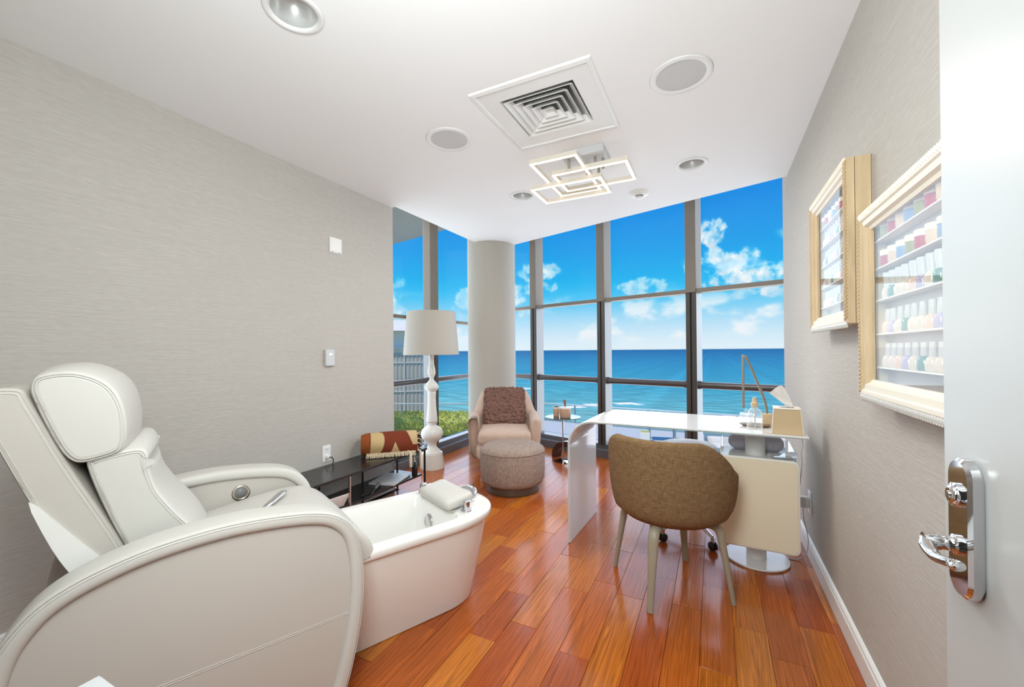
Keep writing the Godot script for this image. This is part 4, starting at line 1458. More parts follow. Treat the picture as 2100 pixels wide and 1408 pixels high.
# ------------------------------------------------------------------ by the main window
func window_side() -> void:
	var t := thing("side_table", "small round glass side table on a thin chrome stem by the window", "side table", Vector3(-1.475, 0, -4.245))
	part(t, "table_top", turned([[0.0, 0.474], [0.188, 0.474], [0.192, 0.478], [0.188, 0.482], [0.0, 0.482]], 56, Vector3.ZERO, Basis.IDENTITY, [1, 3]), M["smoked glass"])
	part(t, "stem", turned([[0.0, 0.012], [0.009, 0.012], [0.007, 0.3], [0.012, 0.474], [0.0, 0.474]], 18, Vector3.ZERO, Basis.IDENTITY, [1, 3]), M["chrome"])
	part(t, "base", turned([[0.0, 0.001], [0.105, 0.001], [0.105, 0.006], [0.02, 0.013], [0.0, 0.013]], 40, Vector3.ZERO, Basis.IDENTITY, [1, 2]), M["chrome"])
	var j := thing("candle_cup", "small tan ceramic cup on the round glass table", "cup", Vector3(-1.545, 0.482, -4.235))
	part(j, "body", turned([[0.0, 0.001], [0.028, 0.001], [0.031, 0.01], [0.036, 0.085], [0.0, 0.085]], 32, Vector3.ZERO, Basis.IDENTITY, [1, 3]), M["ceramic tan"])
	part(j, "rim", turned([[0.0, 0.085], [0.037, 0.085], [0.038, 0.107], [0.034, 0.107], [0.033, 0.09], [0.0, 0.09]], 32, Vector3.ZERO, Basis.IDENTITY, [1, 2, 3, 4]), M["ceramic white"])
	part(j, "wick", turned([[0.0, 0.09], [0.022, 0.09], [0.022, 0.113], [0.0, 0.113]], 20, Vector3.ZERO, Basis.IDENTITY, [1, 2]), M["black plastic"])
	j = thing("lidded_canister", "tan ceramic canister with a white lid and wooden handle on the round glass table", "canister", Vector3(-1.432, 0.482, -4.20))
	part(j, "body", turned([[0.0, 0.001], [0.052, 0.001], [0.058, 0.008], [0.060, 0.096], [0.0, 0.096]], 36, Vector3.ZERO, Basis.IDENTITY, [1, 3]), M["ceramic tan"])
	part(j, "lid", turned([[0.0, 0.096], [0.062, 0.096], [0.063, 0.106], [0.050, 0.114], [0.018, 0.118], [0.0, 0.119]], 36, Vector3.ZERO, Basis.IDENTITY, [1, 2]), M["ceramic white"])
	part(j, "handle", piped([Vector3(0, 0.117, 0), Vector3(-0.002, 0.15, 0), Vector3(-0.006, 0.19, 0)], [0.008, 0.014, 0.017], 14), M["wood handle"])
	# a bent arch of dark wood standing on the floor
	var poly := PackedVector2Array()
	for i in 25:
		var a := PI * i / 24.0
		poly.append(Vector2(cos(a) * 0.20, 0.03 + sin(a) * 0.165))
	poly.append(Vector2(-0.20, 0.0))
	poly.append(Vector2(-0.142, 0.0))
	for i in 25:
		var a := PI - PI * i / 24.0
		poly.append(Vector2(cos(a) * 0.142, 0.02 + sin(a) * 0.118))
	poly.append(Vector2(0.142, 0.0))
	poly.append(Vector2(0.20, 0.0))
	var s := Shape.new()
	s.prism(poly, 0.10, Transform3D(Basis.IDENTITY, Vector3(0, 0.001, -0.05)))
	one("bentwood_arch", s, M["bentwood"], "dark brown bent wood arch on the floor under the round glass table", "footrest", Vector3(-1.45, 0, -4.37), -17.0)

# ------------------------------------------------------------------ the white desk and what stands on it
func desk() -> void:
	var d := thing("manicure_desk", "white waterfall manicure desk with a storage unit on a round foot", "desk", Vector3(-0.827, 0, -2.467), -2.2)
	var inv := d.transform.affine_inverse()
	var H := 0.768
	var dep := 0.555
	var R := 0.16
	var poly := PackedVector2Array()
	poly.append(Vector2(0, 0.002))
	for i in 17:
		var a := PI - PI / 2 * i / 16.0
		poly.append(Vector2(R + cos(a) * R, H - R + sin(a) * R))
	poly.append(Vector2(1.236, H))
	poly.append(Vector2(1.236, H - 0.012))
	for i in 17:
		var a := PI / 2 + PI / 2 * i / 16.0
		poly.append(Vector2(R + cos(a) * (R - 0.012), H - R + sin(a) * (R - 0.012)))
	poly.append(Vector2(0.012, 0.002))
	var s := Shape.new()
	s.prism(poly, dep, Transform3D(Basis.IDENTITY, Vector3(0, 0, -dep)))
	part(d, "waterfall_top", s, M["desk white"])
	# the pale glass edge along the front
	var edge := []
	edge.append(Vector3(0.006, 0.004, 0.0))
	for i in 17:
		var a := PI - PI / 2 * i / 16.0
		edge.append(Vector3(R + cos(a) * (R - 0.006), H - R + sin(a) * (R - 0.006), 0.0))
	edge.append(Vector3(1.234, H - 0.006, 0.0))
	part(d, "front_edge", piped(edge, 0.0058, 6, 0.6), M["glass edge"])
	# foot, post and the storage unit that hangs on it
	var p := inv * Vector3(0.206, 0, -2.743)
	part(d, "round_foot", turned([[0.0, 0.002], [0.162, 0.002], [0.165, 0.006], [0.163, 0.012], [0.0, 0.013]], 56, p, Basis.IDENTITY, [1, 3]), M["white lacquer"])
	part(d, "post", turned([[0.0, 0.012], [0.051, 0.012], [0.051, H - 0.013], [0.0, H - 0.013]], 36, p, Basis.IDENTITY, [1, 2]), M["white lacquer"])
	var unit := Node3D.new()
	unit.name = "storage_unit"
	d.add_child(unit)
	unit.position = inv * Vector3(0.206, 0, -2.70)
	part(unit, "body", boxed(Vector3(0, 0.378, 0), Vector3(0.352, 0.44, 0.38), 0.012), M["white lacquer"])
	s = Shape.new()
	s.prism(rounded_rect(0.366, 0.478, 0.032, 6), 0.010, Transform3D(Basis.IDENTITY, Vector3(0, 0.390, 0.191)), true, 0.003)
	part(unit, "front_frame", s, M["plate white"])
	s = Shape.new()
	s.prism(rounded_rect(0.350, 0.462, 0.026, 6), 0.005, Transform3D(Basis.IDENTITY, Vector3(0, 0.390, 0.2005)), true, 0.0015)
	part(unit, "front_panel", s, M["cream panel"], Vector3.ZERO, "plain cream front panel")
	for x in [-0.174, 0.174]:
		part(unit, "tray_side", boxed(Vector3(x, 0.628, -0.005), Vector3(0.006, 0.064, 0.37), 0.002), M["white lacquer"])
	part(unit, "tray_back", boxed(Vector3(0, 0.628, -0.187), Vector3(0.35, 0.064, 0.006), 0.002), M["clear acrylic"])
	# --- on the storage unit
	var ty := 0.599
	one("rolled_towel", softbox(Vector3(0, 0.044, 0), Vector3(0.285, 0.086, 0.095), 0.04, 9, Vector3(0, 0.006, 0.004)), M["towel lilac"], "pale lilac rolled arm towel on the storage unit under the desk", "towel", Vector3(0.215, ty + 0.001, -2.84), -2.0)
	var bx := thing("clear_packet", "clear plastic packet of silver tools on the storage unit", "packet", Vector3(0.318, ty, -2.60), 10.0)
	part(bx, "tray", boxed(Vector3(0, 0.008, 0), Vector3(0.11, 0.014, 0.11), 0.003), M["light grey"])
	part(bx, "lid", boxed(Vector3(0, 0.024, 0), Vector3(0.105, 0.018, 0.105), 0.003), M["clear acrylic"])
	for i in 3:
		part(bx, "tool", piped([Vector3(-0.045, 0.02, -0.03 + i * 0.028), Vector3(0.05, 0.022, -0.035 + i * 0.03)], [0.004, 0.002], 8), M["chrome"])
	# --- on the desk top
	var tr := thing("oval_tray", "brown oval wooden tray on the white desk", "tray", Vector3(0.2, H + 0.0005, -2.655), -6.0)
	var el := Basis.from_scale(Vector3(1.0, 1.0, 0.62))
	part(tr, "dish", turned([[0.0, 0.0], [0.058, 0.0], [0.080, 0.012], [0.077, 0.013], [0.057, 0.004], [0.0, 0.004]], 40, Vector3.ZERO, el, [1, 2, 4]), M["tray wood"])
	var b := thing("dispenser_bottle", "clear glass bottle with a tan pump cap at the desk's front edge", "bottle", Vector3(0.186, H + 0.0005, -2.482))
	part(b, "glass_body", turned([[0.0, 0.0], [0.034, 0.0], [0.037, 0.006], [0.037, 0.085], [0.030, 0.108], [0.014, 0.124], [0.013, 0.134], [0.011, 0.134], [0.012, 0.123], [0.028, 0.106], [0.0345, 0.084], [0.0345, 0.008], [0.0, 0.006]], 36, Vector3.ZERO, Basis.IDENTITY, [1, 6, 7]), M["bottle glass"])
	part(b, "cap", turned([[0.0, 0.130], [0.017, 0.130], [0.018, 0.150], [0.011, 0.153], [0.0095, 0.178], [0.0, 0.179]], 24, Vector3.ZERO, Basis.IDENTITY, [1, 2, 3, 4]), M["lamp tan"])
	part(b, "dip_tube", piped([Vector3(0, 0.13, 0), Vector3(0.002, 0.012, 0)], 0.003, 8), M["frosted cap"])
	b = thing("glass_jar", "low clear glass jar standing on the brown oval tray", "jar", Vector3(0.158, H + 0.0048, -2.66))
	part(b, "glass_body", turned([[0.0, 0.0], [0.030, 0.0], [0.033, 0.01], [0.030, 0.05], [0.033, 0.062], [0.031, 0.062], [0.028, 0.05], [0.030, 0.012], [0.0, 0.006]], 32, Vector3.ZERO, Basis.IDENTITY, [1, 4, 5]), M["bottle glass"])
	part(b, "stopper", turned([[0.0, 0.06], [0.03, 0.06], [0.03, 0.066], [0.008, 0.07], [0.012, 0.082], [0.0, 0.09]], 28, Vector3.ZERO, Basis.IDENTITY, [1, 2]), M["bottle glass"])
	# desk lamp
	var l := thing("desk_lamp", "bronze folding desk lamp with a tan cylindrical foot", "lamp", Vector3(0.262, H + 0.0005, -2.70), 0.0)
	part(l, "foot", turned([[0.0, 0.0], [0.024, 0.0], [0.024, 0.066], [0.022, 0.069], [0.0, 0.069]], 28, Vector3.ZERO, Basis.IDENTITY, [1, 2, 3]), M["lamp tan"])
	part(l, "arm", piped([Vector3(0, 0.068, 0), Vector3(-0.003, 0.10, 0), Vector3(-0.010, 0.135, 0), Vector3(-0.030, 0.20, 0), Vector3(-0.098, 0.385, 0)], [0.008, 0.008, 0.009, 0.009, 0.008], 8, 0.8), M["lamp bronze"])
	part(l, "hinge", piped([Vector3(-0.113, 0.389, -0.008), Vector3(-0.113, 0.389, 0.010)], 0.009, 14), M["lamp bronze"])
	part(l, "hinge_link", boxed(Vector3(-0.105, 0.386, 0), Vector3(0.022, 0.010, 0.008), 0.001), M["lamp bronze"])
	part(l, "light_bar", boxed(Vector3(-0.115, 0.242, 0), Vector3(0.013, 0.30, 0.010), 0.002), M["lamp bronze"])
	# tissue box
	var tb := thing("tissue_box", "tan square tissue box with a white tissue at the desk's wall end", "tissue box", Vector3(0.330, H + 0.0005, -2.522), -4.0)
	s = Shape.new()
	var rows := []
	for q in [[0.0, 0.066], [0.006, 0.0665], [0.118, 0.056], [0.124, 0.0555]]:
		rows.append([Vector3(-q[1], q[0], -q[1]), Vector3(q[1], q[0], -q[1]), Vector3(q[1], q[0], q[1]), Vector3(-q[1], q[0], q[1])])
	s.skin(rows, true, false)
	s.fan(rows[0], true)
	s.fan(rows[-1], false)
	part(tb, "box", s, M["box tan"])
	part(tb, "top_rim", boxed(Vector3(0, 0.1265, 0), Vector3(0.118, 0.005, 0.118), 0.0015), M["box edge"])
	for x in [-1.0, 1.0]:
		part(tb, "corner_trim", piped([Vector3(x * 0.0665, 0.004, 0.0665), Vector3(x * 0.056, 0.124, 0.056)], 0.0022, 6), M["box edge"])
	part(tb, "slot", turned([[0.0, 0.1292], [0.032, 0.1292], [0.032, 0.1296], [0.0, 0.1296]], 28, Vector3.ZERO, Basis.from_scale(Vector3(1, 1, 0.4)), [1, 2]), M["groove black"])
	rows = []
	for i in 13:
		var f := i / 12.0
		var row := []
		for k in 9:
			var g := k / 8.0
			var foot := Vector3(lerpf(0.012, 0.034, g), 0.128, 0.004 * sin(g * 7.0))
			var top := Vector3(lerpf(-0.075, -0.004, g), 0.128 + 0.122 * (1.0 - pow(1.0 - g, 1.6) * 0.42) * (1.0 - 0.22 * pow(g, 6.0)), 0.010 * sin(g * 5.0) + 0.006)
			var q := foot.lerp(top, f)
			q.z += 0.008 * sin(f * 6.0 + g * 9.0) * sin(f * PI * 0.8)
			row.append(q)
		rows.append(row)
	s = Shape.new()
	s.skin(rows, false, true)
	rows.reverse()
	var back := []
	for row in rows:
		var r2 := []
		for q in row:
			r2.append(q + Vector3(0, 0, -0.0012))
		back.append(r2)
	s.skin(back, false, true)
	part(tb, "tissue", s, M["tissue"])

	part(d, "power_cord", piped(curve([inv * Vector3(0.385, 0.757, -2.47), inv * Vector3(0.392, 0.72, -2.475), inv * Vector3(0.386, 0.67, -2.49), inv * Vector3(0.394, 0.62, -2.52), inv * Vector3(0.396, 0.45, -2.62)], 5), 0.0022, 6), M["light grey"])
	# outlet on the right wall with a charger; its cable runs to the desk foot
	var o := thing("wall_outlet", "wall outlet with a white charger beside the desk's storage unit", "outlet", Vector3(WALL_R, 0.312, -2.897))
	part(o, "plate", boxed(Vector3(-0.003, 0, 0), Vector3(0.006, 0.125, 0.072), 0.002), M["plate white"])
	part(o, "charger", softbox(Vector3(-0.030, -0.002, 0.0), Vector3(0.048, 0.062, 0.040), 0.008, 5), M["plate white"])
	part(o, "cable", piped(curve([Vector3(-0.035, -0.033, 0.0), Vector3(-0.034, -0.10, 0.02), Vector3(-0.022, -0.19, 0.06), Vector3(-0.035, -0.27, 0.08), Vector3(-0.075, -0.306, 0.09), Vector3(-0.14, -0.308, 0.10), Vector3(-0.185, -0.306, 0.12)], 6), 0.0028, 8), M["light grey"])

# ------------------------------------------------------------------ display cabinets
func frame_bar(parent: Node3D, called: String, a: Vector3, b: Vector3, w: float, inward: Vector3, m: Material) -> void:
	# a picture-frame bar from a to b along the outer edge; its section runs inward, face to -x
	var L := a.distance_to(b)
	var dir := (b - a).normalized()
	var prof := [[0.0, 0.0], [0.0, -0.020], [0.006, -0.026], [0.016, -0.026], [0.020, -0.021], [0.036, -0.021], [0.042, -0.012], [w, -0.008], [w, 0.0]]
	var s := Shape.new()
	var rows := []
	for e in 2:
		var row := []
		for q in prof:
			var along: float = q[0] if e == 0 else L - q[0]
			row.append(a + dir * along + inward * q[0] + Vector3(q[1], 0, 0))
		rows.append(row)
	s.skin(rows, true, false, true, true)
	part(parent, called, s, m)

func display_cabinet(label: String, y0: float, y1: float, z0: float, z1: float, rope_bottom: bool) -> Node3D:
	var H := y1 - y0
	var W := z0 - z1
	var c := thing("display_cabinet", label, "display cabinet", Vector3(WALL_R, y0, (z0 + z1) / 2.0))
	var w2 := W / 2.0
	# case: back, sides, top, bottom
	var body := Node3D.new()
	body.name = "case"
	c.add_child(body)
	part(body, "back_board", boxed(Vector3(-0.004, H / 2, 0), Vector3(0.006, H - 0.012, W - 0.012)), M["cabinet back"])
	for sg in [-1.0, 1.0]:
		part(body, "side_board", boxed(Vector3(-0.023, H / 2, sg * (w2 - 0.005)), Vector3(0.044, H, 0.010), 0.001), M["pale oak"])
		part(body, "end_board", boxed(Vector3(-0.023, H / 2 + sg * (H / 2 - 0.005), 0), Vector3(0.044, 0.010, W - 0.02), 0.001), M["pale oak"])
	# glazed door
	var dr := Node3D.new()
	dr.name = "glazed_door"
	c.add_child(dr)
	dr.position.x = -0.047
	frame_bar(dr, "top_rail", Vector3(0, H, -w2), Vector3(0, H, w2), 0.052, Vector3.DOWN, M["whitewash"])
	frame_bar(dr, "bottom_rail", Vector3(0, 0, w2), Vector3(0, 0, -w2), 0.052, Vector3.UP, M["whitewash"])
	frame_bar(dr, "stile", Vector3(0, 0, -w2), Vector3(0, H, -w2), 0.052, Vector3.BACK, M["pale oak"])
	frame_bar(dr, "stile", Vector3(0, H, w2), Vector3(0, 0, w2), 0.052, Vector3.FORWARD, M["pale oak"])
	# carved rope along the edges
	var rng := RandomNumberGenerator.new()
	rng.seed = 7
	for e in [[Vector3(-0.022, -0.004, w2 - 0.006), Vector3(-0.022, -0.004, -w2 + 0.006), "silver leaf", Vector3.UP], [Vector3(-0.0255, 0.01, w2 - 0.011), Vector3(-0.0255, H - 0.01, w2 - 0.011), "pale oak", Vector3.BACK], [Vector3(-0.024, 0.01, -w2 + 0.006), Vector3(-0.024, H - 0.01, -w2 + 0.006), "pale oak", Vector3.BACK], [Vector3(-0.024, H - 0.004, w2 - 0.006), Vector3(-0.024, H - 0.004, -w2 + 0.006), "whitewash", Vector3.UP]]:
		var s := Shape.new()
		var L: float = e[0].distance_to(e[1])
		var dir: Vector3 = (e[1] - e[0]) / L
		var n := int(L / 0.0125)
		for i in n:
			var p: Vector3 = e[0] + dir * L * (i + 0.5) / n
			var q: Vector3 = (dir * 0.55 + e[3] * 0.85) * 0.0135
			s.tube([p - q, p, p + q], [0.002, 0.0068, 0.002], 6)
		part(dr, "carved_rope", s, M[e[2]])
	var g := part(dr, "glass", boxed(Vector3(-0.006, H / 2, 0), Vector3(0.003, H - 0.096, W - 0.096)), M["cabinet glass"])
	return c

func cabinets() -> void:
	var far := display_cabinet("oak framed glass display cabinet nearer the window", 1.287, 1.866, -1.812, -2.405, true)
	var near := display_cabinet("oak framed glass display cabinet hung lower beside the open door", 1.050, 1.614, -1.085, -1.675, true)
	var sets := [
		{"c": near, "name": "lower cabinet", "shelves": [1.527, 1.442, 1.345, 1.243, 1.142, 1.062], "rows": ["jar", "jar", "tall", "bottle", "bottle", "cap"], "z": Vector2(-1.615, -1.145)},
		{"c": far, "name": "upper cabinet", "shelves": [1.745, 1.66, 1.57, 1.475, 1.385, 1.299], "rows": ["jar", "bottle", "bottle", "tall", "bottle", "cap"], "z": Vector2(-2.345, -1.872)}]
	var ords := ["top", "second", "third", "fourth", "fifth", "bottom"]
	# one of each kind with its parts, then copies
	var jar_body := turned([[0.0, 0.0], [0.0165, 0.0], [0.0185, 0.004], [0.0185, 0.030], [0.0, 0.030]], 24, Vector3.ZERO, Basis.IDENTITY, [1, 3]).mesh()
	var jar_lid := turned([[0.0, 0.030], [0.0195, 0.030], [0.0198, 0.045], [0.018, 0.047], [0.0, 0.047]], 24, Vector3.ZERO, Basis.IDENTITY, [1, 2, 3]).mesh()
	var bot_body := turned([[0.0, 0.0], [0.0135, 0.0], [0.0155, 0.004], [0.0155, 0.022], [0.012, 0.032], [0.007, 0.036], [0.0, 0.036]], 20, Vector3.ZERO, Basis.IDENTITY, [1, 5]).mesh()
	var bot_cap := turned([[0.0, 0.035], [0.0075, 0.035], [0.0085, 0.037], [0.007, 0.070], [0.0, 0.071]], 16, Vector3.ZERO, Basis.IDENTITY, [1, 3]).mesh()
	var tall_cap := turned([[0.0, 0.034], [0.0095, 0.034], [0.0125, 0.074], [0.012, 0.077], [0.0, 0.077]], 18, Vector3.ZERO, Basis.IDENTITY, [1, 2]).mesh()
	var knob := turned([[0.0, 0.0], [0.0145, 0.0], [0.0165, 0.004], [0.0165, 0.013], [0.012, 0.019], [0.0, 0.020]], 20, Vector3.ZERO, Basis.IDENTITY, [1]).mesh()
	var rng := RandomNumberGenerator.new()
	rng.seed = 33
	var powders := ["olive powder", "red powder", "sand powder", "blue powder"]
	var paints := ["peach polish", "clear polish", "clear polish", "green polish", "clear polish", "lilac polish"]
	var word := {"olive powder": "olive", "red powder": "red", "sand powder": "sand coloured", "blue powder": "pale blue", "peach polish": "peach", "clear polish": "pale clear", "green polish": "green", "lilac polish": "lilac"}
	for st in sets:
		for i in st.shelves.size():
			var y: float = st.shelves[i]
			if i < 5:
				var sh := part(st.c, "shelf", boxed(Vector3(-0.0245, 0, 0), Vector3(0.034, 0.005, 0.565), 0.0008), M["shelf white"])
				sh.position.y = y - 0.0026 - st.c.position.y
			var kind: String = st.rows[i]
			var step := 0.058 if kind == "jar" else 0.046
			var z: float = st.z.x + step * 0.5
			var k := 0
			while z < st.z.y - step * 0.3:
				var at := Vector3(WALL_R - 0.024, y + 0.0004, z + rng.randf_range(-0.003, 0.003))
				var where: String = "on the %s shelf of the %s" % [ords[i], st.name]
				var grp: String = "%ss %s" % ["jar" if kind == "jar" else "cap" if kind == "cap" else "bottle", where]
				var o: Node3D
				if kind == "jar":
					var pw: String = powders[(k + i) % 4]
					o = thing("powder_jar", "%s powder jar with a cream lid %s" % [word[pw], where], "jar", at, 0.0, grp)
					part(o, "body", jar_body, M[pw])
					part(o, "lid", jar_lid, M["lid cream"])
				elif kind == "cap":
					o = thing("wooden_knob", "small wooden knob lid %s" % where, "lid", at, 0.0, grp)
					part(o, "body", knob, M["wood cap"])
				else:
					var pt: String = paints[(k * 5 + i * 2) % 6]
					o = thing("polish_bottle", "%s nail polish bottle %s" % [word[pt], where], "nail polish", at, 0.0, grp)
					part(o, "body", bot_body, M[pt])
					part(o, "cap", tall_cap if kind == "tall" else bot_cap, M["frosted cap"])
				z += step
				k += 1

# ------------------------------------------------------------------ on the ceiling
func ceiling_things() -> void:
	# air diffuser
	var v := thing("air_diffuser", "square white ceiling air diffuser with nested louvres", "air vent", Vector3(-0.770, CEIL, -2.035))
	var plate := Shape.new()
	var ring := func(s: Shape, a: float, b: float, y0: float, y1: float, shift := Vector3.ZERO) -> void:
		# a flat square frame between half sizes a (outer) and b (inner) with sloping rims
		for q in 4:
			var bs := Basis(Vector3.UP, PI / 2 * q)
			s.quad(shift + bs * Vector3(-a, y0, a), shift + bs * Vector3(a, y0, a), shift + bs * Vector3(b, y1, b), shift + bs * Vector3(-b, y1, b))
	ring.call(plate, 0.307, 0.305, 0.0, -0.010)
	ring.call(plate, 0.305, 0.286, -0.010, -0.014)
	ring.call(plate, 0.286, 0.282, -0.014, -0.007)
	ring.call(plate, 0.282, 0.1935, -0.007, -0.007, Vector3.ZERO)
	ring.call(plate, 0.1935, 0.188, -0.007, 0.03)
	part(v, "face_plate", plate, M["trim white"])
	for k in 5:
		var a := 0.182 - 0.036 * k
		var s := Shape.new()
		ring.call(s, a, a - 0.030, -0.006, 0.026)
		ring.call(s, a - 0.0015, a - 0.0315, -0.0075, 0.0245)
		ring.call(s, a, a - 0.0015, -0.006, -0.0075)
		part(v, "louvre", s, M["trim white"], Vector3(0.0, 0, -0.012))
	var cone := Shape.new()
	for q in 4:
		var bs := Basis(Vector3.UP, PI / 2 * q)
		cone.tri(bs * Vector3(-0.03, -0.004, 0.03), bs * Vector3(0.03, -0.004, 0.03), Vector3(0, 0.02, 0))
	part(v, "centre", cone, M["trim white"], Vector3(0.0, 0, -0.012))
	var X := Basis(Vector3.RIGHT, Vector3.DOWN, Vector3.FORWARD)   # lathe upside down
	var names := ["large round ceiling speaker between the air diffuser and the grey wall", "large round ceiling speaker between the air diffuser and the display cabinets"]
	var spots := [Vector3(-1.408, CEIL, -2.045), Vector3(-0.127, CEIL, -2.05)]
	for i in 2:
		var sp := thing("ceiling_speaker", names[i], "speaker", spots[i], 0.0, "ceiling speakers")
		part(sp, "rim", turned([[0.108, 0.003], [0.112, 0.006], [0.132, 0.005], [0.138, 0.0], [0.108, -0.001]], 64, Vector3.ZERO, X), M["trim white"])
		part(sp, "grille", turned([[0.0, 0.0045], [0.06, 0.0042], [0.109, 0.0025], [0.109, -0.001], [0.0, -0.001]], 64, Vector3.ZERO, X, [2, 3]), M["speaker grille"])
	names = ["recessed downlight, unlit, above the pedicure chair", "recessed downlight, unlit, beside the lit square ceiling lamp", "recessed downlight, unlit, over the white desk"]
	spots = [Vector3(-1.39, CEIL, -1.02), Vector3(-1.39, CEIL, -3.055), Vector3(-0.127, CEIL, -3.063)]
	for i in 3:
		var dl := thing("downlight", names[i], "ceiling light", spots[i], 0.0, "recessed downlights")
		part(dl, "rim", turned([[0.079, -0.004], [0.081, 0.006], [0.100, 0.005], [0.105, 0.0], [0.088, -0.001]], 56, Vector3.ZERO, X), M["trim white"])
		part(dl, "reflector", turned([[0.080, -0.001], [0.079, -0.02], [0.070, -0.055], [0.045, -0.085], [0.0, -0.095]], 48, Vector3.ZERO, X), M["lens grey"])
	var sd := thing("smoke_detector", "round white smoke detector on the ceiling by the window", "smoke detector", Vector3(-0.53, CEIL, -3.44))
	part(sd, "base", turned([[0.0, 0.0], [0.073, 0.0], [0.073, 0.010], [0.068, 0.018], [0.034, 0.022], [0.0, 0.022]], 44, Vector3.ZERO, X, [1, 2]), M["plate white"])
	part(sd, "sensor", turned([[0.0, 0.022], [0.030, 0.022], [0.030, 0.034], [0.024, 0.042], [0.0, 0.044]], 36, Vector3.ZERO, X, [1, 2]), M["plate white"])
	part(sd, "vent_band", turned([[0.0, 0.024], [0.0305, 0.024], [0.0305, 0.030], [0.0, 0.030]], 36, Vector3.ZERO, X, [1, 2]), M["groove black"])

	# lit ceiling lamp of three overlapping rectangular frames
	var cl := thing("ceiling_lamp", "lit ceiling lamp of three overlapping glowing rectangular frames", "ceiling light", Vector3(-0.72, CEIL, -2.65))
	part(cl, "canopy", boxed(Vector3(-0.006, -0.024, 0.05), Vector3(0.262, 0.048, 0.206), 0.003), M["light grey"])
	var glow := mat("led glow", rgb8(255, 250, 236), 0.4)
	glow.emission_enabled = true
	glow.emission = Color(1.0, 0.93, 0.80)
	glow.emission_energy_multiplier = 1.6
	var body := mat("lamp frame", rgb8(232, 224, 210), 0.35)
	for f in [[-1.026, -0.72, -2.36, -2.965, 0.104], [-0.945, -0.459, -2.54, -2.855, 0.120], [-1.145, -0.648, -2.652, -2.955, 0.142]]:
		var fr := Node3D.new()
		fr.name = "light_frame"
		cl.add_child(fr, true)
		fr.position = Vector3((f[0] + f[1]) / 2, CEIL, (f[2] + f[3]) / 2) - cl.position
		var wx: float = (f[1] - f[0]) / 2
		var wz: float = (f[2] - f[3]) / 2
		var y: float = -f[4]
		var bs := Shape.new()
		var gs := Shape.new()
		for sg in [-1.0, 1.0]:
			bs.box(Vector3(sg * (wx - 0.009), y + 0.0165, 0), Vector3(0.018, 0.027, wz * 2), 0.001)
			bs.box(Vector3(0, y + 0.0165, sg * (wz - 0.009)), Vector3(wx * 2 - 0.036, 0.027, 0.018), 0.001)
			gs.box(Vector3(sg * (wx - 0.009), y + 0.0015, 0), Vector3(0.0175, 0.003, wz * 2 - 0.001))
			gs.box(Vector3(0, y + 0.0015, sg * (wz - 0.009)), Vector3(wx * 2 - 0.036, 0.003, 0.0175))
		part(fr, "channel", bs, body)
		part(fr, "led_strip", gs, glow)
	for p in [[-0.10, 0.13, 0.077], [0.06, 0.09, 0.093], [0.10, 0.05, 0.093], [-0.02, -0.02, 0.115], [0.055, -0.02, 0.115]]:
		part(cl, "rod", boxed(Vector3(p[0], -0.048 - p[2] / 4.0 - 0.012, p[1]), Vector3(0.016, p[2] / 2.0 + 0.024, 0.016), 0.002), M["soft chrome"])
	var al := AreaLight3D.new()
	al.name = "ceiling_lamp_light"
	al.area_size = Vector2(0.62, 0.55)
	al.light_color = Color(1.0, 0.985, 0.955)
	al.light_energy = 2.0
	al.area_range = 12.0
	al.shadow_enabled = true
	add_child(al)
	al.look_at_from_position(Vector3(-0.80, CEIL - 0.15, -2.66), Vector3(-0.80, 0, -2.66), Vector3.FORWARD)

func entrance() -> void:
	var c := thing("side_cabinet", "low white cabinet by the doorway, only its top corner in view", "cabinet", Vector3(-0.81, 0, -0.19))
	part(c, "top", boxed(Vector3(0, 0.588, 0), Vector3(0.46, 0.024, 0.33), 0.003), M["light grey"])
	part(c, "body", boxed(Vector3(0, 0.30, 0.004), Vector3(0.43, 0.55, 0.30), 0.003), M["white lacquer"])
	for i in 2:
		var dr := part(c, "drawer", boxed(Vector3(0, 0.17 + 0.26 * i, -0.152), Vector3(0.40, 0.24, 0.014), 0.003), M["plate white"])
		part(dr, "handle", piped([Vector3(-0.05, 0.24 + 0.26 * i, -0.170), Vector3(0.05, 0.24 + 0.26 * i, -0.170)], 0.005, 8), M["chrome"])
	for x in [-0.19, 0.19]:
		for z in [-0.12, 0.12]:
			part(c, "foot", boxed(Vector3(x, 0.013, z), Vector3(0.03, 0.024, 0.03), 0.002), M["black plastic"])

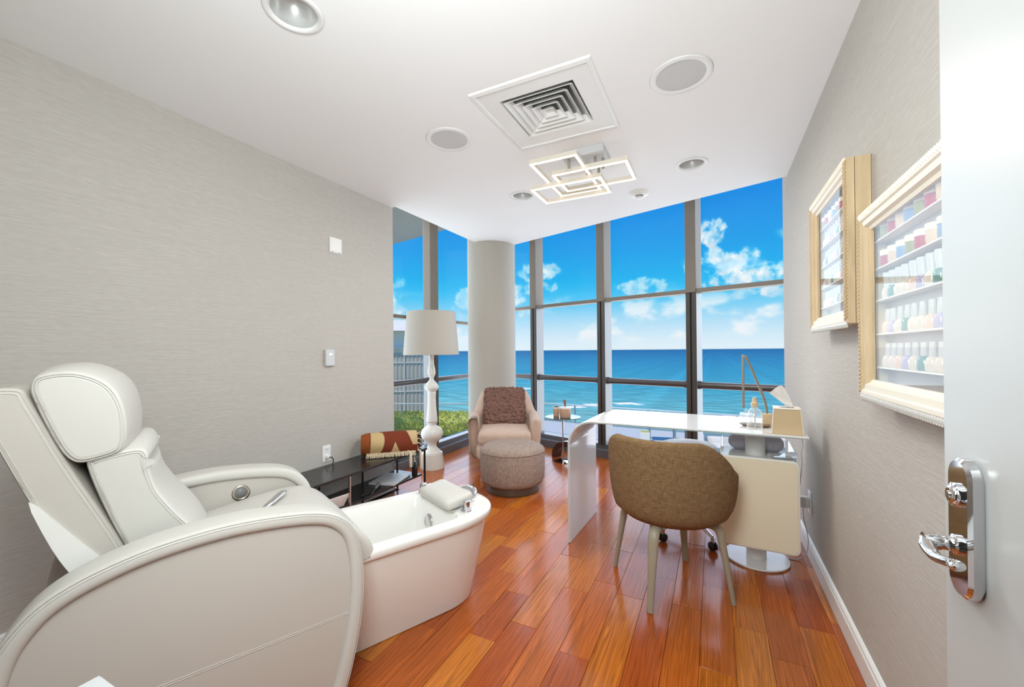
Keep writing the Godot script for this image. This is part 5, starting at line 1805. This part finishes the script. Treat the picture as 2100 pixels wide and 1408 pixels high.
# ------------------------------------------------------------------ outdoors
func outdoors() -> void:
	# the sea: shallow green water inshore, deep blue far out
	var bands := [[-34.0, 182, 240, 222], [-75.0, 158, 236, 222], [-110.0, 130, 226, 224], [-160.0, 98, 212, 224], [-260.0, 68, 196, 222], [-480.0, 50, 178, 216], [-1000.0, 40, 160, 206], [-3000.0, 32, 142, 194], [-30000.0, 30, 132, 188]]
	var st := SurfaceTool.new()
	st.begin(Mesh.PRIMITIVE_TRIANGLES)
	var cols := 24
	var zs := []
	var cs := []
	for i in bands.size() - 1:
		for k in 6:
			var f := k / 6.0
			zs.append(-exp(lerpf(log(-bands[i][0]), log(-bands[i + 1][0]), f)))
			cs.append(Color8(bands[i][1], bands[i][2], bands[i][3]).srgb_to_linear().lerp(Color8(bands[i + 1][1], bands[i + 1][2], bands[i + 1][3]).srgb_to_linear(), f))
	zs.append(-30000.0)
	cs.append(Color8(30, 132, 188).srgb_to_linear())
	for i in zs.size() - 1:
		for j in cols:
			var q := []
			for e in [[i, j], [i + 1, j + 1], [i, j + 1], [i, j], [i + 1, j], [i + 1, j + 1]]:
				var z: float = zs[e[0]]
				var x := (float(e[1]) / cols - 0.62) * (absf(z) * 3.2 + 80.0)
				st.set_color(cs[e[0]])
				st.set_normal(Vector3.UP)
				st.set_uv(Vector2(x / 90.0, z / 22.0))
				st.add_vertex(Vector3(x, -14.0, z))
	var sea := mat("sea water", Color.WHITE, 0.8, 0.0, 0.0)
	sea.vertex_color_use_as_albedo = true
	var wim := noise(111, 0.014, 5).get_seamless_image(512, 512, false, false, 0.2)
	sea.albedo_texture = from_image(wim, 0.66, 1.0)
	one("sea", st.commit(), sea, "blue green sea reaching to the horizon beyond the deck", "sea", Vector3.ZERO, 0.0, "", "stuff")
	# breaking waves
	var rng := RandomNumberGenerator.new()
	rng.seed = 4
	var nz := noise(117, 0.12, 3)
	for w in [[-70.0, -150.0, 8.0, 3.0], [-116.0, -122.0, 12.0, 2.4], [-22.0, -118.0, 5.0, 2.2], [-30.0, -112.0, 3.6, 1.8], [-33.0, -106.0, 3.0, 1.4], [4.0, -104.0, 6.0, 1.6], [12.0, -92.0, 7.0, 1.4], [-52.0, -112.0, 4.0, 1.4]]:
		var s := Shape.new()
		var rows := []
		for i in 25:
			var f := i / 24.0
			var x: float = (f - 0.5) * w[2] * 2.0
			var wd: float = w[3] * sin(f * PI) * (0.75 + 0.5 * nz.get_noise_1d(w[0] + i * 1.3))
			var sway: float = nz.get_noise_1d(w[1] + i * 0.5) * 1.6
			var row := []
			for k in 7:
				var a := PI * k / 6.0
				row.append(Vector3(x, 0.02 + sin(a) * 0.35 * sin(f * PI), sway + cos(a) * wd))
			rows.append(row)
		s.skin(rows, false, true)
		one("breaking_wave", s, M["foam"], "white crest of a small breaking wave on the sea", "wave", Vector3(w[0], -14.0, w[1]), rng.randf_range(-6.0, 6.0), "wave crests on the sea")
	# pool deck one floor below
	var deck := Shape.new()
	deck.prism(PackedVector2Array([Vector2(-9.6, -7.0), Vector2(-9.6, -23.75), Vector2(14.0, -21.9), Vector2(14.0, -7.0)]), 0.3, Transform3D(Basis(Vector3.RIGHT, PI / 2), Vector3(0, -3.1, 0)))
	one("pool_deck", deck, M["deck stone"], "pale stone pool deck below the windows", "deck", Vector3.ZERO, 0.0, "", "structure")
	var lawn := Shape.new()
	lawn.prism(PackedVector2Array([Vector2(-9.65, -7.0), Vector2(-9.65, -24.5), Vector2(-40.0, -24.5), Vector2(-40.0, -7.0)]), 0.3, Transform3D(Basis(Vector3.RIGHT, PI / 2), Vector3(0, -3.12, 0)))
	one("garden", lawn, M["lawn"], "dry green lawn beside the pool deck", "lawn", Vector3.ZERO, 0.0, "", "structure")
	var path := Shape.new()
	path.box(Vector3.ZERO, Vector3(9.0, 0.05, 1.1))
	one("garden_path", path, M["path stone"], "pale garden path in front of the hedge", "path", Vector3(-13.4, -3.095, -14.6), 26.0, "", "structure")
	# glass railing at the deck's edge
	var a := Vector3(-9.5, -3.1, -23.65)
	var b := Vector3(13.5, -3.1, -21.85)
	railing(a, b, "glass railing with white posts along the seaward edge of the deck")
	railing(Vector3(-21.5, -3.12, -18.4), Vector3(-9.7, -3.12, -23.6), "white railing behind the hedge beside the deck")
	railing(Vector3(-10.4, -3.12, -19.6), Vector3(-12.6, -3.12, -20.2), "short lower white railing next to the hedge")
	# hedge
	var hd := thing("hedge", "clipped yellow green hedge beside the deck", "hedge", Vector3(-14.6, -3.12, -16.6), 25.0)
	var core := Shape.new()
	core.soft(Vector3(0, 0.52, 0), Vector3(9.4, 1.0, 1.3), 0.3, 6)
	part(hd, "core", core, M["hedge wood"])
	var lf := Shape.new()
	for i in 6500:
		var p := Vector3(rng.randf_range(-4.75, 4.75), 0, 0)
		var ang := rng.randf_range(-0.3, PI + 0.3)
		p.y = 0.5 + sin(ang) * 0.62 + rng.randf_range(-0.06, 0.10)
		p.z = cos(ang) * 0.74 + rng.randf_range(-0.06, 0.06)
		var u := Vector3(rng.randf_range(-1, 1), rng.randf_range(-0.2, 1), rng.randf_range(-1, 1)).normalized() * rng.randf_range(0.07, 0.15)
		var v := u.cross(Vector3(rng.randf_range(-1, 1), rng.randf_range(-1, 1), rng.randf_range(-1, 1))).normalized() * 0.04
		lf.tri(p, p + u * 0.5 + v, p + u)
		lf.tri(p, p + u, p + u * 0.5 - v)
	part(hd, "leaves", lf, M["hedge leaf"]).set_meta("kind", "stuff")
	# neighbouring house
	var h := thing("beach_house", "white neighbouring house with curtained windows behind the hedge", "house", Vector3(-21.0, -3.12, -20.2), 38.0)
	part(h, "wall", boxed(Vector3(0, 2.9, -2.5), Vector3(8.4, 5.8, 5.0), 0.02), M["house white"])
	part(h, "cornice", boxed(Vector3(0, 4.55, 0.12), Vector3(8.7, 0.16, 0.3), 0.02), M["house white"])
	var roof := Shape.new()
	roof.prism(PackedVector2Array([Vector2(0.7, 5.7), Vector2(-5.6, 5.7), Vector2(-4.2, 6.5), Vector2(-0.9, 6.5)]), 9.2, Transform3D(Basis(Vector3.BACK, Vector3.UP, Vector3.RIGHT), Vector3(-4.6, 0, 0)))
	part(h, "roof", roof, M["roof white"])
	for q in [[-2.7, 3.35, 2.0, 1.75], [0.1, 3.35, 2.0, 1.75], [2.9, 3.35, 2.0, 1.75], [-2.7, 1.35, 2.0, 2.3], [0.1, 1.35, 2.0, 2.3], [2.9, 1.35, 2.0, 2.3]]:
		var wn := part(h, "window", boxed(Vector3(q[0], q[1], 0.02), Vector3(q[2] + 0.16, q[3] + 0.16, 0.06), 0.01), M["house white"])
		part(wn, "curtain", _pleats(q[2], q[3]), M["curtain"], Vector3(q[0], q[1], 0.056))
		part(wn, "mullion", boxed(Vector3(q[0], q[1] + q[3] * 0.12, 0.10), Vector3(q[2], 0.06, 0.05)), M["house white"])
		part(wn, "mullion", boxed(Vector3(q[0] - q[2] * 0.08, q[1], 0.10), Vector3(0.06, q[3], 0.05)), M["house white"])
	# palm fronds hanging into view above the house
	var palm := thing("palm_crown", "drooping palm fronds beside the house roof", "palm", Vector3(-13.9, -3.12, -14.2))
	part(palm, "trunk", piped([Vector3(-1.6, 0, 1.4), Vector3(-1.5, 3.0, 1.35), Vector3(-1.4, 6.3, 1.3)], [0.16, 0.13, 0.11], 10), M["path stone"])
	for i in 11:
		var az := TAU * i / 11.0
		var d := Vector3(cos(az), 0, sin(az))
		var fr := Shape.new()
		var c0 := Vector3(-1.4, 6.3, 1.3)
		for k in 22:
			var f := k / 21.0
			var p := c0 + d * 2.1 * f + Vector3(0, 0.5 * f - 1.9 * f * f, 0)
			for sg in [-1.0, 1.0]:
				var e: Vector3 = p + d.cross(Vector3.UP) * sg * 0.34 * sin(0.35 + f * 2.5) + Vector3(0, -0.35, 0) + d * 0.12
				fr.tri(p, p + d * 0.07, e)
		part(palm, "frond", fr, M["palm leaf"])
	# furniture on the deck
	var pl := thing("planter", "tall white planter box on the deck", "planter", Vector3(-2.86, -3.1, -19.5), 12.0)
	part(pl, "pot", boxed(Vector3(0, 0.28, 0), Vector3(0.42, 0.56, 0.42), 0.02), M["house white"])
	part(pl, "soil", boxed(Vector3(0, 0.565, 0), Vector3(0.36, 0.02, 0.36)), M["hedge wood"])
	var tb := thing("deck_table", "grey framed low table on the deck", "table", Vector3(-2.25, -3.1, -20.6), 8.0)
	part(tb, "table_top", boxed(Vector3(0, 0.72, 0), Vector3(1.25, 0.06, 0.8), 0.01), M["teal grey"])
	for x in [-0.55, 0.55]:
		for z in [-0.34, 0.34]:
			part(tb, "leg", boxed(Vector3(x, 0.345, z), Vector3(0.09, 0.69, 0.09), 0.005), M["teal grey"])
	var ps := thing("deck_post", "square grey post standing on the deck", "post", Vector3(-0.98, -3.1, -18.6), 6.0)
	part(ps, "shaft", boxed(Vector3(0, 0.6, 0), Vector3(0.30, 1.2, 0.30), 0.01), M["rail metal"])
	part(ps, "foot", boxed(Vector3(0, 0.03, 0), Vector3(0.42, 0.06, 0.42), 0.01), M["rail metal"])
	for i in 2:
		var so := thing("deck_sofa", ["grey framed outdoor sofa with white cushions on the deck beside the post", "grey framed outdoor sofa with white cushions on the deck by the railing"][i], "sofa", [Vector3(0.35, -3.1, -19.0), Vector3(2.3, -3.1, -20.2)][i], [4.0, -6.0][i])
		part(so, "frame", boxed(Vector3(0, 0.2, 0), Vector3(1.5, 0.12, 0.75), 0.01), M["teal grey"])
		for x in [-0.70, 0.70]:
			for z in [-0.33, 0.33]:
				part(so, "leg", boxed(Vector3(x, 0.33, z), Vector3(0.08, 0.66, 0.08), 0.005), M["teal grey"])
			part(so, "arm", boxed(Vector3(x, 0.64, 0), Vector3(0.09, 0.06, 0.74), 0.005), M["teal grey"])
		part(so, "back_rail", boxed(Vector3(0, 0.66, -0.33), Vector3(1.48, 0.07, 0.07), 0.005), M["teal grey"])
		part(so, "seat_cushion", softbox(Vector3(0, 0.33, 0.02), Vector3(1.28, 0.15, 0.66), 0.05, 4), M["house white"])
		part(so, "back_cushion", softbox(Vector3(0, 0.52, -0.23), Vector3(1.28, 0.28, 0.14), 0.05, 4), M["house white"])
	# the floor slab of the storey above, outside the side window
	var ov := Shape.new()
	ov.prism(PackedVector2Array([Vector2(-2.97, 0.0), Vector2(-2.97, -4.69), Vector2(-8.5, -5.92), Vector2(-8.5, 0.0)]), 0.22, Transform3D(Basis(Vector3.RIGHT, PI / 2), Vector3(0, 3.12, 0)))
	one("balcony_slab", ov, M["slab paint"], "grey underside of the balcony above, outside the side window", "slab", Vector3.ZERO, 0.0, "", "structure")

func _pleats(w: float, h: float) -> Shape:
	var s := Shape.new()
	var rows := []
	for i in 41:
		var x := (i / 40.0 - 0.5) * w
		var z := 0.02 + 0.018 * sin(i * 1.2)
		rows.append([Vector3(x, -h / 2, z), Vector3(x, h / 2, z)])
	s.skin(rows, false, true)
	return s

func railing(a: Vector3, b: Vector3, label: String) -> void:
	var L := a.distance_to(b)
	var t := thing("deck_railing", label, "railing", a)
	var dir := (b - a).normalized()
	t.basis = Basis(dir, Vector3.UP, dir.cross(Vector3.UP))
	var n := maxi(int(round(L / 2.1)), 1)
	part(t, "top_rail", boxed(Vector3(L / 2, 1.06, 0), Vector3(L, 0.07, 0.09), 0.01), M["rail white"])
	part(t, "bottom_rail", boxed(Vector3(L / 2, 0.06, 0), Vector3(L, 0.05, 0.05), 0.008), M["teal grey"])
	for i in n + 1:
		part(t, "post", boxed(Vector3(clampf(L * i / n, 0.05, L - 0.05), 0.515, 0), Vector3(0.09, 1.03, 0.06), 0.008), M["teal grey"])
	for i in n:
		part(t, "glass_panel", boxed(Vector3(L * (i + 0.5) / n, 0.56, 0), Vector3(L / n - 0.14, 0.86, 0.012)), M["window glass"])

func _ready() -> void:
	materials()
	setup()
	room()
	pedicure_chair()
	desk()
	seats()
	left_side()
	window_side()
	cabinets()
	ceiling_things()
	entrance()
	outdoors()
